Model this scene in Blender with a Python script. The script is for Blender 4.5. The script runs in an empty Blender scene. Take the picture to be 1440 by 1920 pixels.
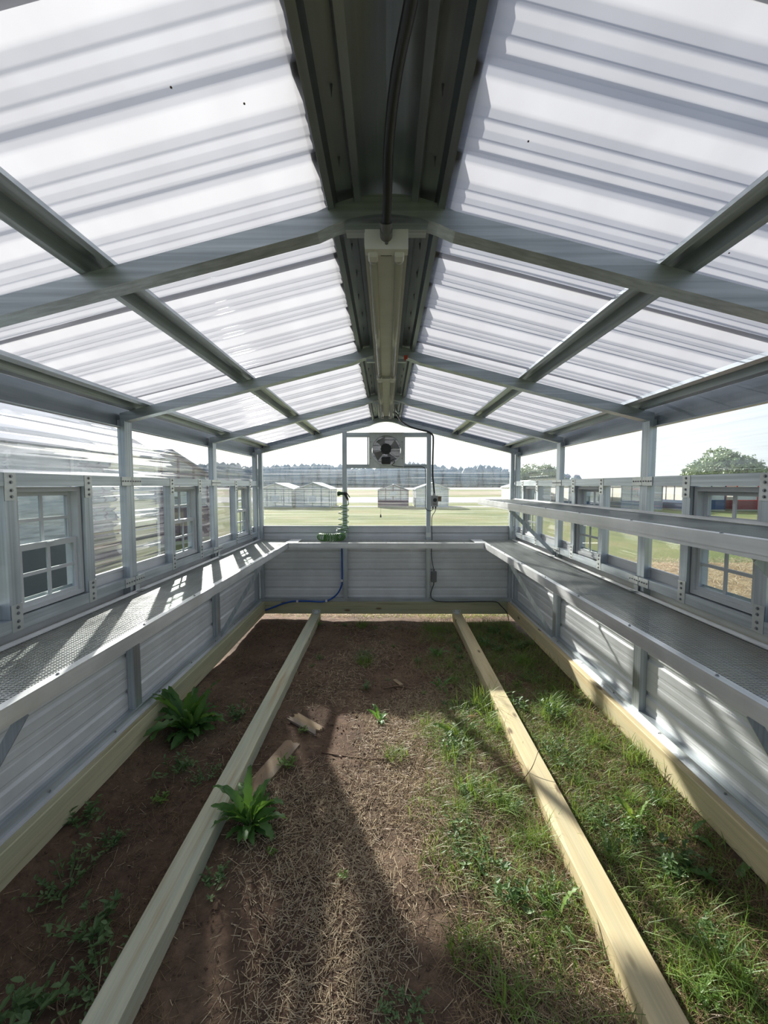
import bpy, bmesh, math, random
import numpy as np
from mathutils import Vector, Matrix, noise
random.seed(7)
rng = np.random.default_rng(11)
PI = math.pi
sc = bpy.context.scene
COL = sc.collection

# ---------------------------------------------------------------- camera
cam_d = bpy.data.cameras.new('camera')
cam_d.sensor_fit = 'VERTICAL'
cam_d.sensor_height = 36.0
cam_d.lens = 780.0 / 1920.0 * 36.0
cam_d.clip_start = 0.02
cam_d.clip_end = 1500
cam = bpy.data.objects.new('camera', cam_d)
COL.objects.link(cam)
cam.location = (0.0, 0.0, 1.66)
cam.rotation_euler = (PI / 2 - math.atan(49 / 780), 0.0, math.atan(4 / 780))
sc.camera = cam

# ---------------------------------------------------------------- world, sun, exposure
SUN = Vector((-0.78, 1.80, 1.0)).normalized()        # direction towards the sun: ahead and to the left
w = bpy.data.worlds.new('sky')
sc.world = w
w.use_nodes = True
nt = w.node_tree
nt.nodes.clear()
N, L = nt.nodes, nt.links
tc = N.new('ShaderNodeTexCoord')
sep = N.new('ShaderNodeSeparateXYZ')
L.new(tc.outputs['Generated'], sep.inputs[0])
ramp = N.new('ShaderNodeValToRGB')
L.new(sep.outputs['Z'], ramp.inputs[0])
cr = ramp.color_ramp
cr.elements[0].position = 0.0
cr.elements[0].color = (0.52, 0.56, 0.58, 1)
cr.elements[1].position = 1.0
cr.elements[1].color = (0.28, 0.38, 0.64, 1)
e = cr.elements.new(0.18); e.color = (0.44, 0.51, 0.60, 1)
e = cr.elements.new(0.5); e.color = (0.38, 0.49, 0.72, 1)
dotn = N.new('ShaderNodeVectorMath'); dotn.operation = 'DOT_PRODUCT'
nrm = N.new('ShaderNodeVectorMath'); nrm.operation = 'NORMALIZE'
L.new(tc.outputs['Generated'], nrm.inputs[0])
L.new(nrm.outputs[0], dotn.inputs[0])
dotn.inputs[1].default_value = SUN
mr = N.new('ShaderNodeMapRange')
mr.inputs['From Min'].default_value = 0.15
mr.inputs['From Max'].default_value = 1.0
L.new(dotn.outputs['Value'], mr.inputs[0])
pw = N.new('ShaderNodeMath'); pw.operation = 'POWER'; pw.inputs[1].default_value = 1.6
L.new(mr.outputs[0], pw.inputs[0])
glow = N.new('ShaderNodeMix'); glow.data_type = 'RGBA'
L.new(pw.outputs[0], glow.inputs[0])
L.new(ramp.outputs[0], glow.inputs[6])
glow.inputs[7].default_value = (1.9, 1.85, 1.7, 1)
bg = N.new('ShaderNodeBackground')
L.new(glow.outputs[2], bg.inputs[0])
bg.inputs[1].default_value = 1.0
wo = N.new('ShaderNodeOutputWorld')
L.new(bg.outputs[0], wo.inputs[0])

sd = bpy.data.lights.new('sun', 'SUN')
sd.energy = 7.5
sd.angle = math.radians(0.9)
sd.color = (1.0, 0.95, 0.87)
sun = bpy.data.objects.new('sun', sd)
COL.objects.link(sun)
sun.location = (-8, 14, 8)
sun.rotation_euler = SUN.to_track_quat('Z', 'Y').to_euler()

sc.view_settings.view_transform = 'Standard'
sc.view_settings.look = 'None'
sc.view_settings.gamma = 1
sc.view_settings.use_curve_mapping = False
sc.view_settings.exposure = 0.6
cy = sc.cycles
cy.max_bounces = 9
cy.diffuse_bounces = 4
cy.glossy_bounces = 4
cy.transmission_bounces = 6
cy.transparent_max_bounces = 24
cy.sample_clamp_indirect = 6
cy.caustics_reflective = False
cy.caustics_refractive = False

# ---------------------------------------------------------------- materials
def new_mat(name):
    m = bpy.data.materials.new(name)
    m.use_nodes = True
    m.node_tree.nodes.clear()
    return m, m.node_tree.nodes, m.node_tree.links

def out(N, L, sh):
    o = N.new('ShaderNodeOutputMaterial')
    L.new(sh, o.inputs[0])
    return o

def mapped(N, L, scale, gen=False):
    tc = N.new('ShaderNodeTexCoord')
    mp = N.new('ShaderNodeMapping')
    mp.inputs['Scale'].default_value = scale
    L.new(tc.outputs['Object'], mp.inputs[0])
    return mp.outputs[0]

def noise_tex(N, L, vec, scale=1.0, detail=4, rough=0.55):
    n = N.new('ShaderNodeTexNoise')
    n.inputs['Scale'].default_value = scale
    n.inputs['Detail'].default_value = detail
    n.inputs['Roughness'].default_value = rough
    L.new(vec, n.inputs['Vector'])
    return n.outputs['Fac']

def cramp(N, L, fac, stops):
    r = N.new('ShaderNodeValToRGB')
    L.new(fac, r.inputs[0])
    el = r.color_ramp.elements
    while len(el) < len(stops): el.new(0.5)
    for e, (p, c) in zip(el, stops):
        e.position = p
        e.color = (*c, 1) if len(c) == 3 else c
    return r.outputs[0]

def g(v): return (v, v, v)

def bump(N, L, h, strength=0.3, dist=0.01):
    b = N.new('ShaderNodeBump')
    b.inputs['Strength'].default_value = strength
    b.inputs['Distance'].default_value = dist
    L.new(h, b.inputs['Height'])
    return b.outputs[0]

def mixcol(N, L, fac, a, b, mode='MIX'):
    m = N.new('ShaderNodeMix'); m.data_type = 'RGBA'; m.blend_type = mode
    if isinstance(fac, float): m.inputs[0].default_value = fac
    else: L.new(fac, m.inputs[0])
    for s, i in ((a, 6), (b, 7)):
        if isinstance(s, tuple): m.inputs[i].default_value = (*s, 1)
        else: L.new(s, m.inputs[i])
    return m.outputs[2]

def mixsh(N, L, fac, a, b):
    m = N.new('ShaderNodeMixShader')
    if isinstance(fac, float): m.inputs[0].default_value = fac
    else: L.new(fac, m.inputs[0])
    L.new(a, m.inputs[1]); L.new(b, m.inputs[2])
    return m.outputs[0]

def plain(name, col, rough=0.5, metal=0.0, var=0.12, scale=12.0):
    m, N, L = new_mat(name)
    p = N.new('ShaderNodeBsdfPrincipled')
    v = mapped(N, L, (1, 1, 1))
    n = noise_tex(N, L, v, scale)
    c = cramp(N, L, n, [(0.3, tuple(x * (1 - var) for x in col)), (0.7, tuple(min(1, x * (1 + var)) for x in col))])
    L.new(c, p.inputs['Base Color'])
    p.inputs['Roughness'].default_value = rough
    p.inputs['Metallic'].default_value = metal
    out(N, L, p.outputs[0])
    return m

def metal(name, axis, lo, hi, rough=0.42, metallic=0.75, streak=70.0):
    """galvanised steel with fine streaks drawn along the member's axis"""
    m, N, L = new_mat(name)
    p = N.new('ShaderNodeBsdfPrincipled')
    s = [streak] * 3
    s[axis] = 1.2
    v = mapped(N, L, tuple(s))
    n1 = noise_tex(N, L, v, 1.0, 3)
    v2 = mapped(N, L, (1, 1, 1))
    n2 = noise_tex(N, L, v2, 4.0, 5)
    a = cramp(N, L, n1, [(0.3, lo), (0.7, hi)])
    b = cramp(N, L, n2, [(0.3, g(0.82)), (0.7, g(1.0))])
    c = mixcol(N, L, 1.0, a, b, 'MULTIPLY')
    L.new(c, p.inputs['Base Color'])
    p.inputs['Metallic'].default_value = metallic
    r = cramp(N, L, n2, [(0.3, g(rough - 0.08)), (0.7, g(rough + 0.1))])
    L.new(r, p.inputs['Roughness'])
    L.new(bump(N, L, n1, 0.15, 0.002), p.inputs['Normal'])
    out(N, L, p.outputs[0])
    return m

def schlick(N, L, f0=0.04, f90=0.8):
    """reflectance of a thin sheet, the same from both of its sides"""
    lw = N.new('ShaderNodeLayerWeight'); lw.inputs['Blend'].default_value = 0.5
    p = N.new('ShaderNodeMath'); p.operation = 'POWER'; p.inputs[1].default_value = 4.0
    L.new(lw.outputs['Facing'], p.inputs[0])
    m = N.new('ShaderNodeMath'); m.operation = 'MULTIPLY_ADD'; m.inputs[1].default_value = f90; m.inputs[2].default_value = f0
    L.new(p.outputs[0], m.inputs[0])
    return m.outputs[0]
GLO, GHI = (0.42, 0.47, 0.50), (0.66, 0.72, 0.76)
galv = [metal('galvanised_steel_%s' % 'xyz'[i], i, GLO, GHI) for i in range(3)]
siding_m = metal('painted_siding', 1, (0.80, 0.83, 0.84), (0.84, 0.87, 0.88), 0.5, 0.05, 5.0)
siding_x = metal('painted_siding_x', 0, (0.80, 0.83, 0.84), (0.84, 0.87, 0.88), 0.5, 0.05, 5.0)
alu = metal('bright_aluminium', 1, (0.74, 0.76, 0.77), (0.88, 0.89, 0.89), 0.36, 0.4, 50.0)
alu_x = metal('bright_aluminium_x', 0, (0.74, 0.76, 0.77), (0.88, 0.89, 0.89), 0.36, 0.4, 50.0)
dark_metal = metal('ridge_metal', 1, (0.25, 0.285, 0.32), (0.34, 0.38, 0.42), 0.4, 0.8, 30.0)
plate_m = plain('zinc_plate', (0.60, 0.63, 0.62), 0.4, 0.7)
screw_m = plain('screw_steel', (0.30, 0.31, 0.32), 0.35, 0.9)
white_vinyl = plain('grey_white_window_vinyl', (0.62, 0.65, 0.66), 0.5, 0.0, 0.04)
white_paint = plain('white_fixture_paint', (0.78, 0.79, 0.80), 0.45, 0.0, 0.04)
cream_refl = plain('cream_reflector', (0.68, 0.69, 0.66), 0.4, 0.0, 0.05)
black_pl = plain('black_plastic', (0.02, 0.022, 0.024), 0.45)
grey_pl = plain('grey_plastic', (0.16, 0.165, 0.17), 0.5)
ltgrey_pl = plain('light_grey_plastic', (0.42, 0.43, 0.42), 0.5)
green_pl = plain('green_nozzle_plastic', (0.05, 0.12, 0.045), 0.4)
hose_m = plain('green_hose', (0.09, 0.22, 0.05), 0.3)
blue_m = plain('blue_pipe_plastic', (0.012, 0.09, 0.42), 0.35)
brass_m = plain('brass', (0.55, 0.38, 0.13), 0.35, 0.9)
red_m = plain('red_tag', (0.65, 0.09, 0.05), 0.5)
rust_m = plain('rusty_plate', (0.33, 0.25, 0.17), 0.7, 0.2, 0.3)
blade_m = plain('fan_blade_grey', (0.42, 0.42, 0.42), 0.5, 0.3)

def roof_mat():
    m, N, L = new_mat('translucent_white_sheet')
    tr = N.new('ShaderNodeBsdfTranslucent')
    df = N.new('ShaderNodeBsdfDiffuse')
    gl = N.new('ShaderNodeBsdfGlossy')
    tp = N.new('ShaderNodeBsdfTransparent')
    v = mapped(N, L, (6, 1.5, 6))
    n = noise_tex(N, L, v, 1.0, 4)
    c = cramp(N, L, n, [(0.3, (0.235, 0.238, 0.255)), (0.7, (0.265, 0.27, 0.288))])
    L.new(c, tr.inputs[0])
    df.inputs[0].default_value = (0.75, 0.76, 0.78, 1)
    gl.inputs['Roughness'].default_value = 0.25
    s1 = mixsh(N, L, 0.22, tr.outputs[0], df.outputs[0])
    tp.inputs[0].default_value = (0.9, 0.93, 1.0, 1)
    s2 = mixsh(N, L, 0.04, s1, tp.outputs[0])
    s3 = mixsh(N, L, schlick(N, L, 0.03, 0.3), s2, gl.outputs[0])
    out(N, L, s3)
    return m
roof_m = roof_mat()

def clear_mat(name, ax, lo, hi, refr=0.25):
    """clear corrugated polycarbonate: see-through, finely drawn streaks along the ribs"""
    m, N, L = new_mat(name)
    tp = N.new('ShaderNodeBsdfTransparent'); tp.inputs[0].default_value = (0.93, 0.955, 0.96, 1)
    rf = N.new('ShaderNodeBsdfRefraction'); rf.inputs['IOR'].default_value = 1.12; rf.inputs['Roughness'].default_value = 0.03
    rf.inputs[0].default_value = (0.92, 0.95, 0.96, 1)
    gl = N.new('ShaderNodeBsdfGlossy'); gl.inputs['Roughness'].default_value = 0.12
    tl = N.new('ShaderNodeBsdfTranslucent'); tl.inputs[0].default_value = (0.9, 0.92, 0.93, 1)
    s = [55.0, 55.0, 55.0]; s[ax] = 0.9
    n = noise_tex(N, L, mapped(N, L, tuple(s)), 1.0, 3, 0.6)
    s2 = [14.0, 14.0, 14.0]; s2[ax] = 0.5
    n2 = noise_tex(N, L, mapped(N, L, tuple(s2)), 1.0, 2, 0.5)
    L.new(bump(N, L, n2, 1.0, 0.03), rf.inputs['Normal'])
    haze = cramp(N, L, n, [(0.42, g(lo)), (0.72, g(hi))])
    see = mixsh(N, L, refr, tp.outputs[0], rf.outputs[0])
    milky = mixsh(N, L, 0.35, tl.outputs[0], gl.outputs[0])
    s1 = mixsh(N, L, haze, see, milky)
    s3 = mixsh(N, L, schlick(N, L, 0.04, 0.55), s1, gl.outputs[0])
    out(N, L, s3)
    return m
clear_y = clear_mat('clear_sheet_side', 1, 0.03, 0.26, 0.40)
clear_r = clear_mat('clear_sheet_right', 1, 0.02, 0.16, 0.10)
clear_x = clear_mat('clear_sheet_end', 0, 0.01, 0.17, 0.05)

def glass_mat():
    m, N, L = new_mat('window_glass')
    tp = N.new('ShaderNodeBsdfTransparent'); tp.inputs[0].default_value = (0.86, 0.90, 0.89, 1)
    gl = N.new('ShaderNodeBsdfGlossy'); gl.inputs['Roughness'].default_value = 0.02
    out(N, L, mixsh(N, L, schlick(N, L, 0.04, 0.7), tp.outputs[0], gl.outputs[0]))
    return m
glass = glass_mat()

def wood_mat(name, axis, base, dark, green, knots=True):
    m, N, L = new_mat(name)
    p = N.new('ShaderNodeBsdfPrincipled')
    s = [26.0] * 3; s[axis] = 1.1
    v = mapped(N, L, tuple(s))
    wv = noise_tex(N, L, v, 1.0, 6, 0.6)
    s = [9.0] * 3; s[axis] = 0.7
    v2 = mapped(N, L, tuple(s))
    n2 = noise_tex(N, L, v2, 1.0, 3)
    s = [110.0] * 3; s[axis] = 3
    n3 = noise_tex(N, L, mapped(N, L, tuple(s)), 1.0, 2)
    a = cramp(N, L, wv, [(0.32, dark), (0.46, base), (0.7, tuple(min(1, x * 1.12) for x in base))])
    b = mixcol(N, L, cramp(N, L, n2, [(0.42, g(0)), (0.62, g(0.8))]), a, green)
    c = mixcol(N, L, 1.0, b, cramp(N, L, n3, [(0.3, g(0.86)), (0.65, g(1.0))]), 'MULTIPLY')
    s = [7.0] * 3; s[axis] = 2.6
    vo = N.new('ShaderNodeTexVoronoi'); vo.inputs['Scale'].default_value = 1.0
    vo.inputs['Randomness'].default_value = 1.0
    L.new(mapped(N, L, tuple(s)), vo.inputs['Vector'])
    k = cramp(N, L, vo.outputs['Distance'], [(0.07, g(0.85)), (0.13, g(0))])
    d = mixcol(N, L, k, c, (0.13, 0.085, 0.045))
    L.new(d, p.inputs['Base Color'])
    p.inputs['Roughness'].default_value = 0.75
    L.new(bump(N, L, wv, 0.25, 0.004), p.inputs['Normal'])
    out(N, L, p.outputs[0])
    return m
wood_y = wood_mat('treated_lumber', 1, (0.60, 0.56, 0.36), (0.40, 0.35, 0.19), (0.48, 0.50, 0.32))
wood_g = wood_mat('treated_lumber_pale', 1, (0.60, 0.58, 0.42), (0.50, 0.39, 0.23), (0.50, 0.56, 0.43))
wood_r = wood_mat('treated_lumber_gold', 1, (0.68, 0.55, 0.32), (0.52, 0.38, 0.18), (0.57, 0.51, 0.32))
wood_x = wood_mat('treated_lumber_x', 0, (0.46, 0.45, 0.29), (0.30, 0.28, 0.16), (0.36, 0.40, 0.26))
old_wood = wood_mat('weathered_board', 0, (0.30, 0.20, 0.12), (0.16, 0.10, 0.06), (0.22, 0.17, 0.12))
split_wood = wood_mat('splintered_board', 0, (0.42, 0.30, 0.17), (0.17, 0.13, 0.10), (0.22, 0.19, 0.17))

def soil_mat():
    m, N, L = new_mat('soil')
    p = N.new('ShaderNodeBsdfPrincipled')
    v = mapped(N, L, (1, 1, 1))
    n1 = noise_tex(N, L, v, 2.2, 6, 0.65)
    n2 = noise_tex(N, L, v, 24.0, 8, 0.75)
    n3 = noise_tex(N, L, v, 0.9, 3)
    a = cramp(N, L, n1, [(0.32, (0.082, 0.047, 0.029)), (0.5, (0.145, 0.086, 0.053)), (0.68, (0.23, 0.15, 0.094))])
    b = cramp(N, L, n2, [(0.35, g(0.45)), (0.65, g(1.15))])
    c = mixcol(N, L, 1.0, a, b, 'MULTIPLY')
    d = mixcol(N, L, cramp(N, L, n3, [(0.5, g(0)), (0.7, g(0.5))]), c, (0.17, 0.13, 0.085))
    L.new(d, p.inputs['Base Color'])
    p.inputs['Roughness'].default_value = 0.95
    L.new(bump(N, L, n2, 0.7, 0.02), p.inputs['Normal'])
    out(N, L, p.outputs[0])
    return m
soil = soil_mat()

def field_mat(name, c0, c1, c2, sc1=0.25, sc2=3.0):
    m, N, L = new_mat(name)
    p = N.new('ShaderNodeBsdfPrincipled')
    v = mapped(N, L, (1, 1, 1))
    n1 = noise_tex(N, L, v, sc1, 5, 0.6)
    n2 = noise_tex(N, L, v, sc2 * 6, 6, 0.75)
    a = cramp(N, L, n1, [(0.35, c0), (0.5, c1), (0.65, c2)])
    b = cramp(N, L, n2, [(0.35, g(0.62)), (0.65, g(1.12))])
    L.new(mixcol(N, L, 1.0, a, b, 'MULTIPLY'), p.inputs['Base Color'])
    p.inputs['Roughness'].default_value = 1.0
    L.new(bump(N, L, n2, 0.6, 0.04), p.inputs['Normal'])
    out(N, L, p.outputs[0])
    return m
grass_field = field_mat('mown_grass', (0.10, 0.13, 0.03), (0.145, 0.165, 0.04), (0.20, 0.18, 0.065))
straw_field = field_mat('straw_ground', (0.24, 0.15, 0.07), (0.32, 0.22, 0.11), (0.38, 0.28, 0.15), 1.5, 12)
stubble = field_mat('stubble', (0.20, 0.15, 0.09), (0.24, 0.19, 0.11), (0.21, 0.20, 0.09))
gravel_m = field_mat('pale_gravel', (0.34, 0.33, 0.31), (0.40, 0.39, 0.36), (0.44, 0.43, 0.40), 1.0, 8)

def leaf_mat(name, lo, hi, trans, sc=9.0, trfac=0.35):
    m, N, L = new_mat(name)
    v = mapped(N, L, (1, 1, 1))
    n = noise_tex(N, L, v, sc, 3)
    c = cramp(N, L, n, [(0.32, lo), (0.68, hi)])
    p = N.new('ShaderNodeBsdfPrincipled')
    L.new(c, p.inputs['Base Color'])
    p.inputs['Roughness'].default_value = 0.5
    t = N.new('ShaderNodeBsdfTranslucent'); t.inputs[0].default_value = (*trans, 1)
    out(N, L, mixsh(N, L, trfac, p.outputs[0], t.outputs[0]))
    return m
dock_m = leaf_mat('broad_leaf', (0.05, 0.14, 0.04), (0.14, 0.28, 0.08), (0.26, 0.50, 0.07))
weed_m = leaf_mat('weed_leaf', (0.06, 0.13, 0.045), (0.18, 0.28, 0.11), (0.20, 0.34, 0.07))
lime_m = leaf_mat('bright_leaf', (0.10, 0.20, 0.04), (0.20, 0.32, 0.08), (0.40, 0.55, 0.08))
grass_m = leaf_mat('grass_blade', (0.045, 0.10, 0.02), (0.22, 0.33, 0.075), (0.34, 0.50, 0.07), 14.0)
dry_m = leaf_mat('dry_straw', (0.40, 0.29, 0.17), (0.80, 0.66, 0.45), (0.4, 0.3, 0.15), 60.0, 0.15)
dry_dark = leaf_mat('dead_grass', (0.17, 0.11, 0.06), (0.38, 0.27, 0.15), (0.2, 0.14, 0.07), 30.0, 0.15)
stick_m = plain('dead_twig', (0.16, 0.10, 0.065), 0.9, 0, 0.3, 40)
tree_m = leaf_mat('distant_foliage', (0.13, 0.20, 0.11), (0.24, 0.31, 0.15), (0.25, 0.35, 0.12), 0.6, 0.15)
far_m = leaf_mat('hazed_far_forest', (0.27, 0.35, 0.38), (0.33, 0.40, 0.41), (0.2, 0.26, 0.2), 0.12, 0.1)  # pale blue of distance haze is mixed into the foliage colour
bark_m = plain('bark', (0.14, 0.10, 0.07), 0.9)

# ---------------------------------------------------------------- mesh building
class MB:
    def __init__(s): s.v = []; s.f = []
    def add(s, vs, fs):
        b = len(s.v); s.v += [tuple(x) for x in vs]; s.f += [tuple(b + i for i in f) for f in fs]; return s
    def box(s, x0, x1, y0, y1, z0, z1):
        if x0 > x1: x0, x1 = x1, x0
        if y0 > y1: y0, y1 = y1, y0
        return s.add([(x0,y0,z0),(x1,y0,z0),(x1,y1,z0),(x0,y1,z0),(x0,y0,z1),(x1,y0,z1),(x1,y1,z1),(x0,y1,z1)],
                     [(0,3,2,1),(4,5,6,7),(0,1,5,4),(1,2,6,5),(2,3,7,6),(3,0,4,7)])
    def bar(s, p0, p1, w, h, up=(0, 0, 1)):
        p0, p1 = Vector(p0), Vector(p1)
        d = (p1 - p0).normalized(); u = Vector(up)
        r = d.cross(u).normalized(); u = r.cross(d)
        vs = [p + r * a * w / 2 + u * b * h / 2 for p in (p0, p1) for a, b in ((-1,-1),(1,-1),(1,1),(-1,1))]
        return s.add(vs, [(3,2,1,0),(4,5,6,7),(0,1,5,4),(1,2,6,5),(2,3,7,6),(3,0,4,7)])
    def tube(s, pts, r, n=8, cap=True):
        pts = [Vector(p) for p in pts]
        m = len(pts); rs = r if isinstance(r, (list, tuple)) else [r] * m
        nprev = None; vs = []
        for i, p in enumerate(pts):
            d = (pts[min(i + 1, m - 1)] - pts[max(i - 1, 0)])
            if d.length < 1e-9: d = Vector((0, 0, 1))
            d.normalize()
            if nprev is None:
                a = Vector((0, 0, 1)) if abs(d.z) < 0.9 else Vector((1, 0, 0))
                u = d.cross(a).normalized()
            else:
                u = (nprev - d * nprev.dot(d)).normalized()
            nprev = u; q = d.cross(u)
            for k in range(n):
                t = 2 * PI * k / n
                vs.append(p + (u * math.cos(t) + q * math.sin(t)) * rs[i])
        fs = [(i*n + k, i*n + (k+1) % n, (i+1)*n + (k+1) % n, (i+1)*n + k) for i in range(m - 1) for k in range(n)]
        if cap: fs += [tuple(range(n - 1, -1, -1)), tuple((m-1)*n + k for k in range(n))]
        return s.add(vs, fs)
    def strip(s, prof, a, b):
        """extrude a profile of points (list) from offset vector a to offset vector b, both sides single sheet"""
        n = len(prof)
        vs = [Vector(p) + Vector(a) for p in prof] + [Vector(p) + Vector(b) for p in prof]
        return s.add(vs, [(i, i + 1, n + i + 1, n + i) for i in range(n - 1)])
    def prism(s, prof, a, b):
        """closed profile extruded"""
        n = len(prof)
        vs = [Vector(p) + Vector(a) for p in prof] + [Vector(p) + Vector(b) for p in prof]
        return s.add(vs, [(i, (i + 1) % n, n + (i + 1) % n, n + i) for i in range(n)] + [tuple(range(n - 1, -1, -1)), tuple(range(n, 2 * n))])
    def disc(s, c, r, t, axis, n=20, r2=None):
        c = Vector(c); ax = Vector(axis).normalized()
        return s.tube([c - ax * t / 2, c + ax * t / 2], [r, r if r2 is None else r2], n)
    def build(s, name, mat, parent=None, smooth=False, bevel=0.0, thick=0.0):
        me = bpy.data.meshes.new(name)
        me.from_pydata(s.v, [], s.f); me.update()
        me.materials.append(mat)
        if smooth:
            me.polygons.foreach_set('use_smooth', [True] * len(me.polygons))
        if bevel > 0:
            bm = bmesh.new(); bm.from_mesh(me)
            bmesh.ops.recalc_face_normals(bm, faces=bm.faces)
            bmesh.ops.bevel(bm, geom=bm.edges[:], offset=bevel, segments=1, affect='EDGES', clamp_overlap=True)
            bm.to_mesh(me); bm.free()
        o = bpy.data.objects.new(name, me); COL.objects.link(o)
        if parent is not None:
            o.parent = parent
            o.matrix_parent_inverse = Matrix.Translation(parent_world(parent)).inverted()
        if thick:
            md = o.modifiers.new('thickness', 'SOLIDIFY'); md.thickness = thick; md.offset = 0
        return o

def parent_world(p):
    # part meshes are modelled in world space, so only an Empty root shifts its children
    return Vector(p.location) if p.type == 'EMPTY' else Vector((0, 0, 0))

def thing(name, label, cat, loc=(0, 0, 0), group=None):
    o = bpy.data.objects.new(name, None); COL.objects.link(o); o.location = loc
    o.empty_display_size = 0.05
    o['label'] = label; o['category'] = cat
    if group: o['group'] = group
    return o

def tag(o, label, cat, group=None, kind=None):
    o['label'] = label; o['category'] = cat
    if group: o['group'] = group
    if kind: o['kind'] = kind
    return o

def struct_root(name, loc=(0, 0, 0), label=None):
    o = bpy.data.objects.new(name, None); COL.objects.link(o); o.location = loc
    o['kind'] = 'structure'
    if label: o['label'] = label
    return o

def from_np(name, V, F, mat, parent=None, smooth=False):
    """V (n,3), F (m,k) arrays -> one mesh"""
    me = bpy.data.meshes.new(name)
    k = F.shape[1]
    me.vertices.add(len(V)); me.vertices.foreach_set('co', V.astype(np.float32).ravel())
    me.loops.add(F.size); me.loops.foreach_set('vertex_index', F.astype(np.int32).ravel())
    me.polygons.add(len(F)); me.polygons.foreach_set('loop_start', np.arange(0, F.size, k, dtype=np.int32))
    me.update(calc_edges=True); me.validate()
    if smooth: me.polygons.foreach_set('use_smooth', [True] * len(F))
    me.materials.append(mat)
    o = bpy.data.objects.new(name, me); COL.objects.link(o)
    if parent is not None: o.parent = parent
    return o

# ---------------------------------------------------------------- dimensions of the greenhouse
XI = 1.57                 # inner faces of the wall posts
XS = 1.615                # plane of the side sheets
YB = 5.10                 # inner face of the end wall frame
YF = -0.12                # front end, an open doorway around the viewpoint
FR = [0.0, 1.275, 2.55, 3.825, 5.10]
SILL_T, SILL_B = 0.222, 0.072
Z_SID = 1.160             # top of the metal siding
ZR0 = 2.44                # underside of the rafters at the ridge
SL = 0.25                 # roof slope
PITCH = 0.2286
def zr(x, off=0.0): return ZR0 - abs(x) * SL + off * math.sqrt(1 + SL * SL)

RIB = [(-0.052, 0), (-0.012, 0.022), (0.012, 0.022), (0.05, 0), (0.080, 0), (0.088, 0.005), (0.096, 0.005), (0.106, 0),
       (0.136, 0), (0.144, 0.005), (0.152, 0.005), (0.162, 0)]
RIB_S = [(-0.020, 0), (-0.009, 0.013), (0.009, 0.013), (0.022, 0), (0.078, 0), (0.084, 0.002), (0.100, 0.002), (0.106, 0),
         (0.134, 0), (0.140, 0.002), (0.156, 0.002), (0.162, 0)]
def rib_profile(a, b, phase=0.0, RIB=RIB):
    pts = []
    k0 = int(math.floor((a - phase) / PITCH)) - 1
    k1 = int(math.ceil((b - phase) / PITCH)) + 1
    raw = [(phase + k * PITCH + t, h) for k in range(k0, k1 + 1) for t, h in RIB]
    for (t0, h0), (t1, h1) in zip(raw, raw[1:]):
        if t1 <= a or t0 >= b: continue
        for tt in (max(t0, a), min(t1, b)):
            h = h0 + (h1 - h0) * (tt - t0) / (t1 - t0) if t1 > t0 else h0
            if not pts or tt - pts[-1][0] > 1e-6: pts.append((tt, h))
    return pts

# ================================================================ GROUND
def gh(x, y):
    a = min(1.0, max(0.0, (abs(x) - 1.36) / 0.14)); a = a * a * (3 - 2 * a)
    b = min(1.0, max(0.0, ((3.9 if x < 0 else 4.8) - y) / 0.9))
    c = min(1.0, max(0.0, (2.3 - abs(x)) / 0.5))
    h = 0.075 * a * b * c + 0.022 * noise.noise(Vector((x * 1.1, y * 1.1, 3.1))) + 0.010 * noise.noise(Vector((x * 4, y * 4, 1.0)))
    return h
def ground_mesh():
    xs = np.linspace(-3.4, 3.4, 250); ys = np.linspace(-2.2, 7.4, 340)
    V = np.zeros((len(ys), len(xs), 3), np.float32)
    for j, y in enumerate(ys):
        for i, x in enumerate(xs):
            edge = max(0.0, max(abs(x) - 2.6, y - 6.4, -1.4 - y))
            h = gh(x, y) + 0.006 * noise.noise(Vector((x * 14, y * 14, 0)))
            V[j, i] = (x, y, h * (1 - min(1, edge)) - 0.05 * min(1, edge) ** 2)
    idx = np.arange(len(ys) * len(xs)).reshape(len(ys), len(xs))
    F = np.stack([idx[:-1, :-1], idx[:-1, 1:], idx[1:, 1:], idx[1:, :-1]], -1).reshape(-1, 4)
    return V.reshape(-1, 3), F
V, F = ground_mesh()
floor = from_np('floor', V, F, soil, None, True)
floor['kind'] = 'structure'
floor['label'] = 'bare reddish brown soil floor inside the greenhouse'

def flat(name, x0, x1, y0, y1, z, mat, label):
    o = MB().add([(x0, y0, z), (x1, y0, z), (x1, y1, z), (x0, y1, z)], [(0, 1, 2, 3)]).build(name, mat)
    o['kind'] = 'structure'; o['label'] = label
    return o
flat('field', -420, 420, -60, 520, -0.045, grass_field, 'mown yellow green grass field around the greenhouse')
flat('gravel_road', -120, 160, 42, 62, -0.03, gravel_m, 'pale gravel road across the field behind the sheds')
flat('stubble_field', -300, 300, 78, 130, -0.035, stubble, 'brown stubble field beyond the gravel road')
flat('far_road', -300, 300, 190, 400, -0.03, gravel_m, 'pale strip of ground below the forest edge')
flat('kerb_strip', -60, 60, 33.2, 35.0, -0.03, gravel_m, 'narrow pale gravel strip along the row of sheds')

# ================================================================ CEILING
ceil = struct_root('ceiling', (0, 0, 2.1), 'gable roof of translucent white ribbed sheets on steel rafters')
def part(mb, name, mat, root, **k):
    return mb.build(name, mat, root, **k)

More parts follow.
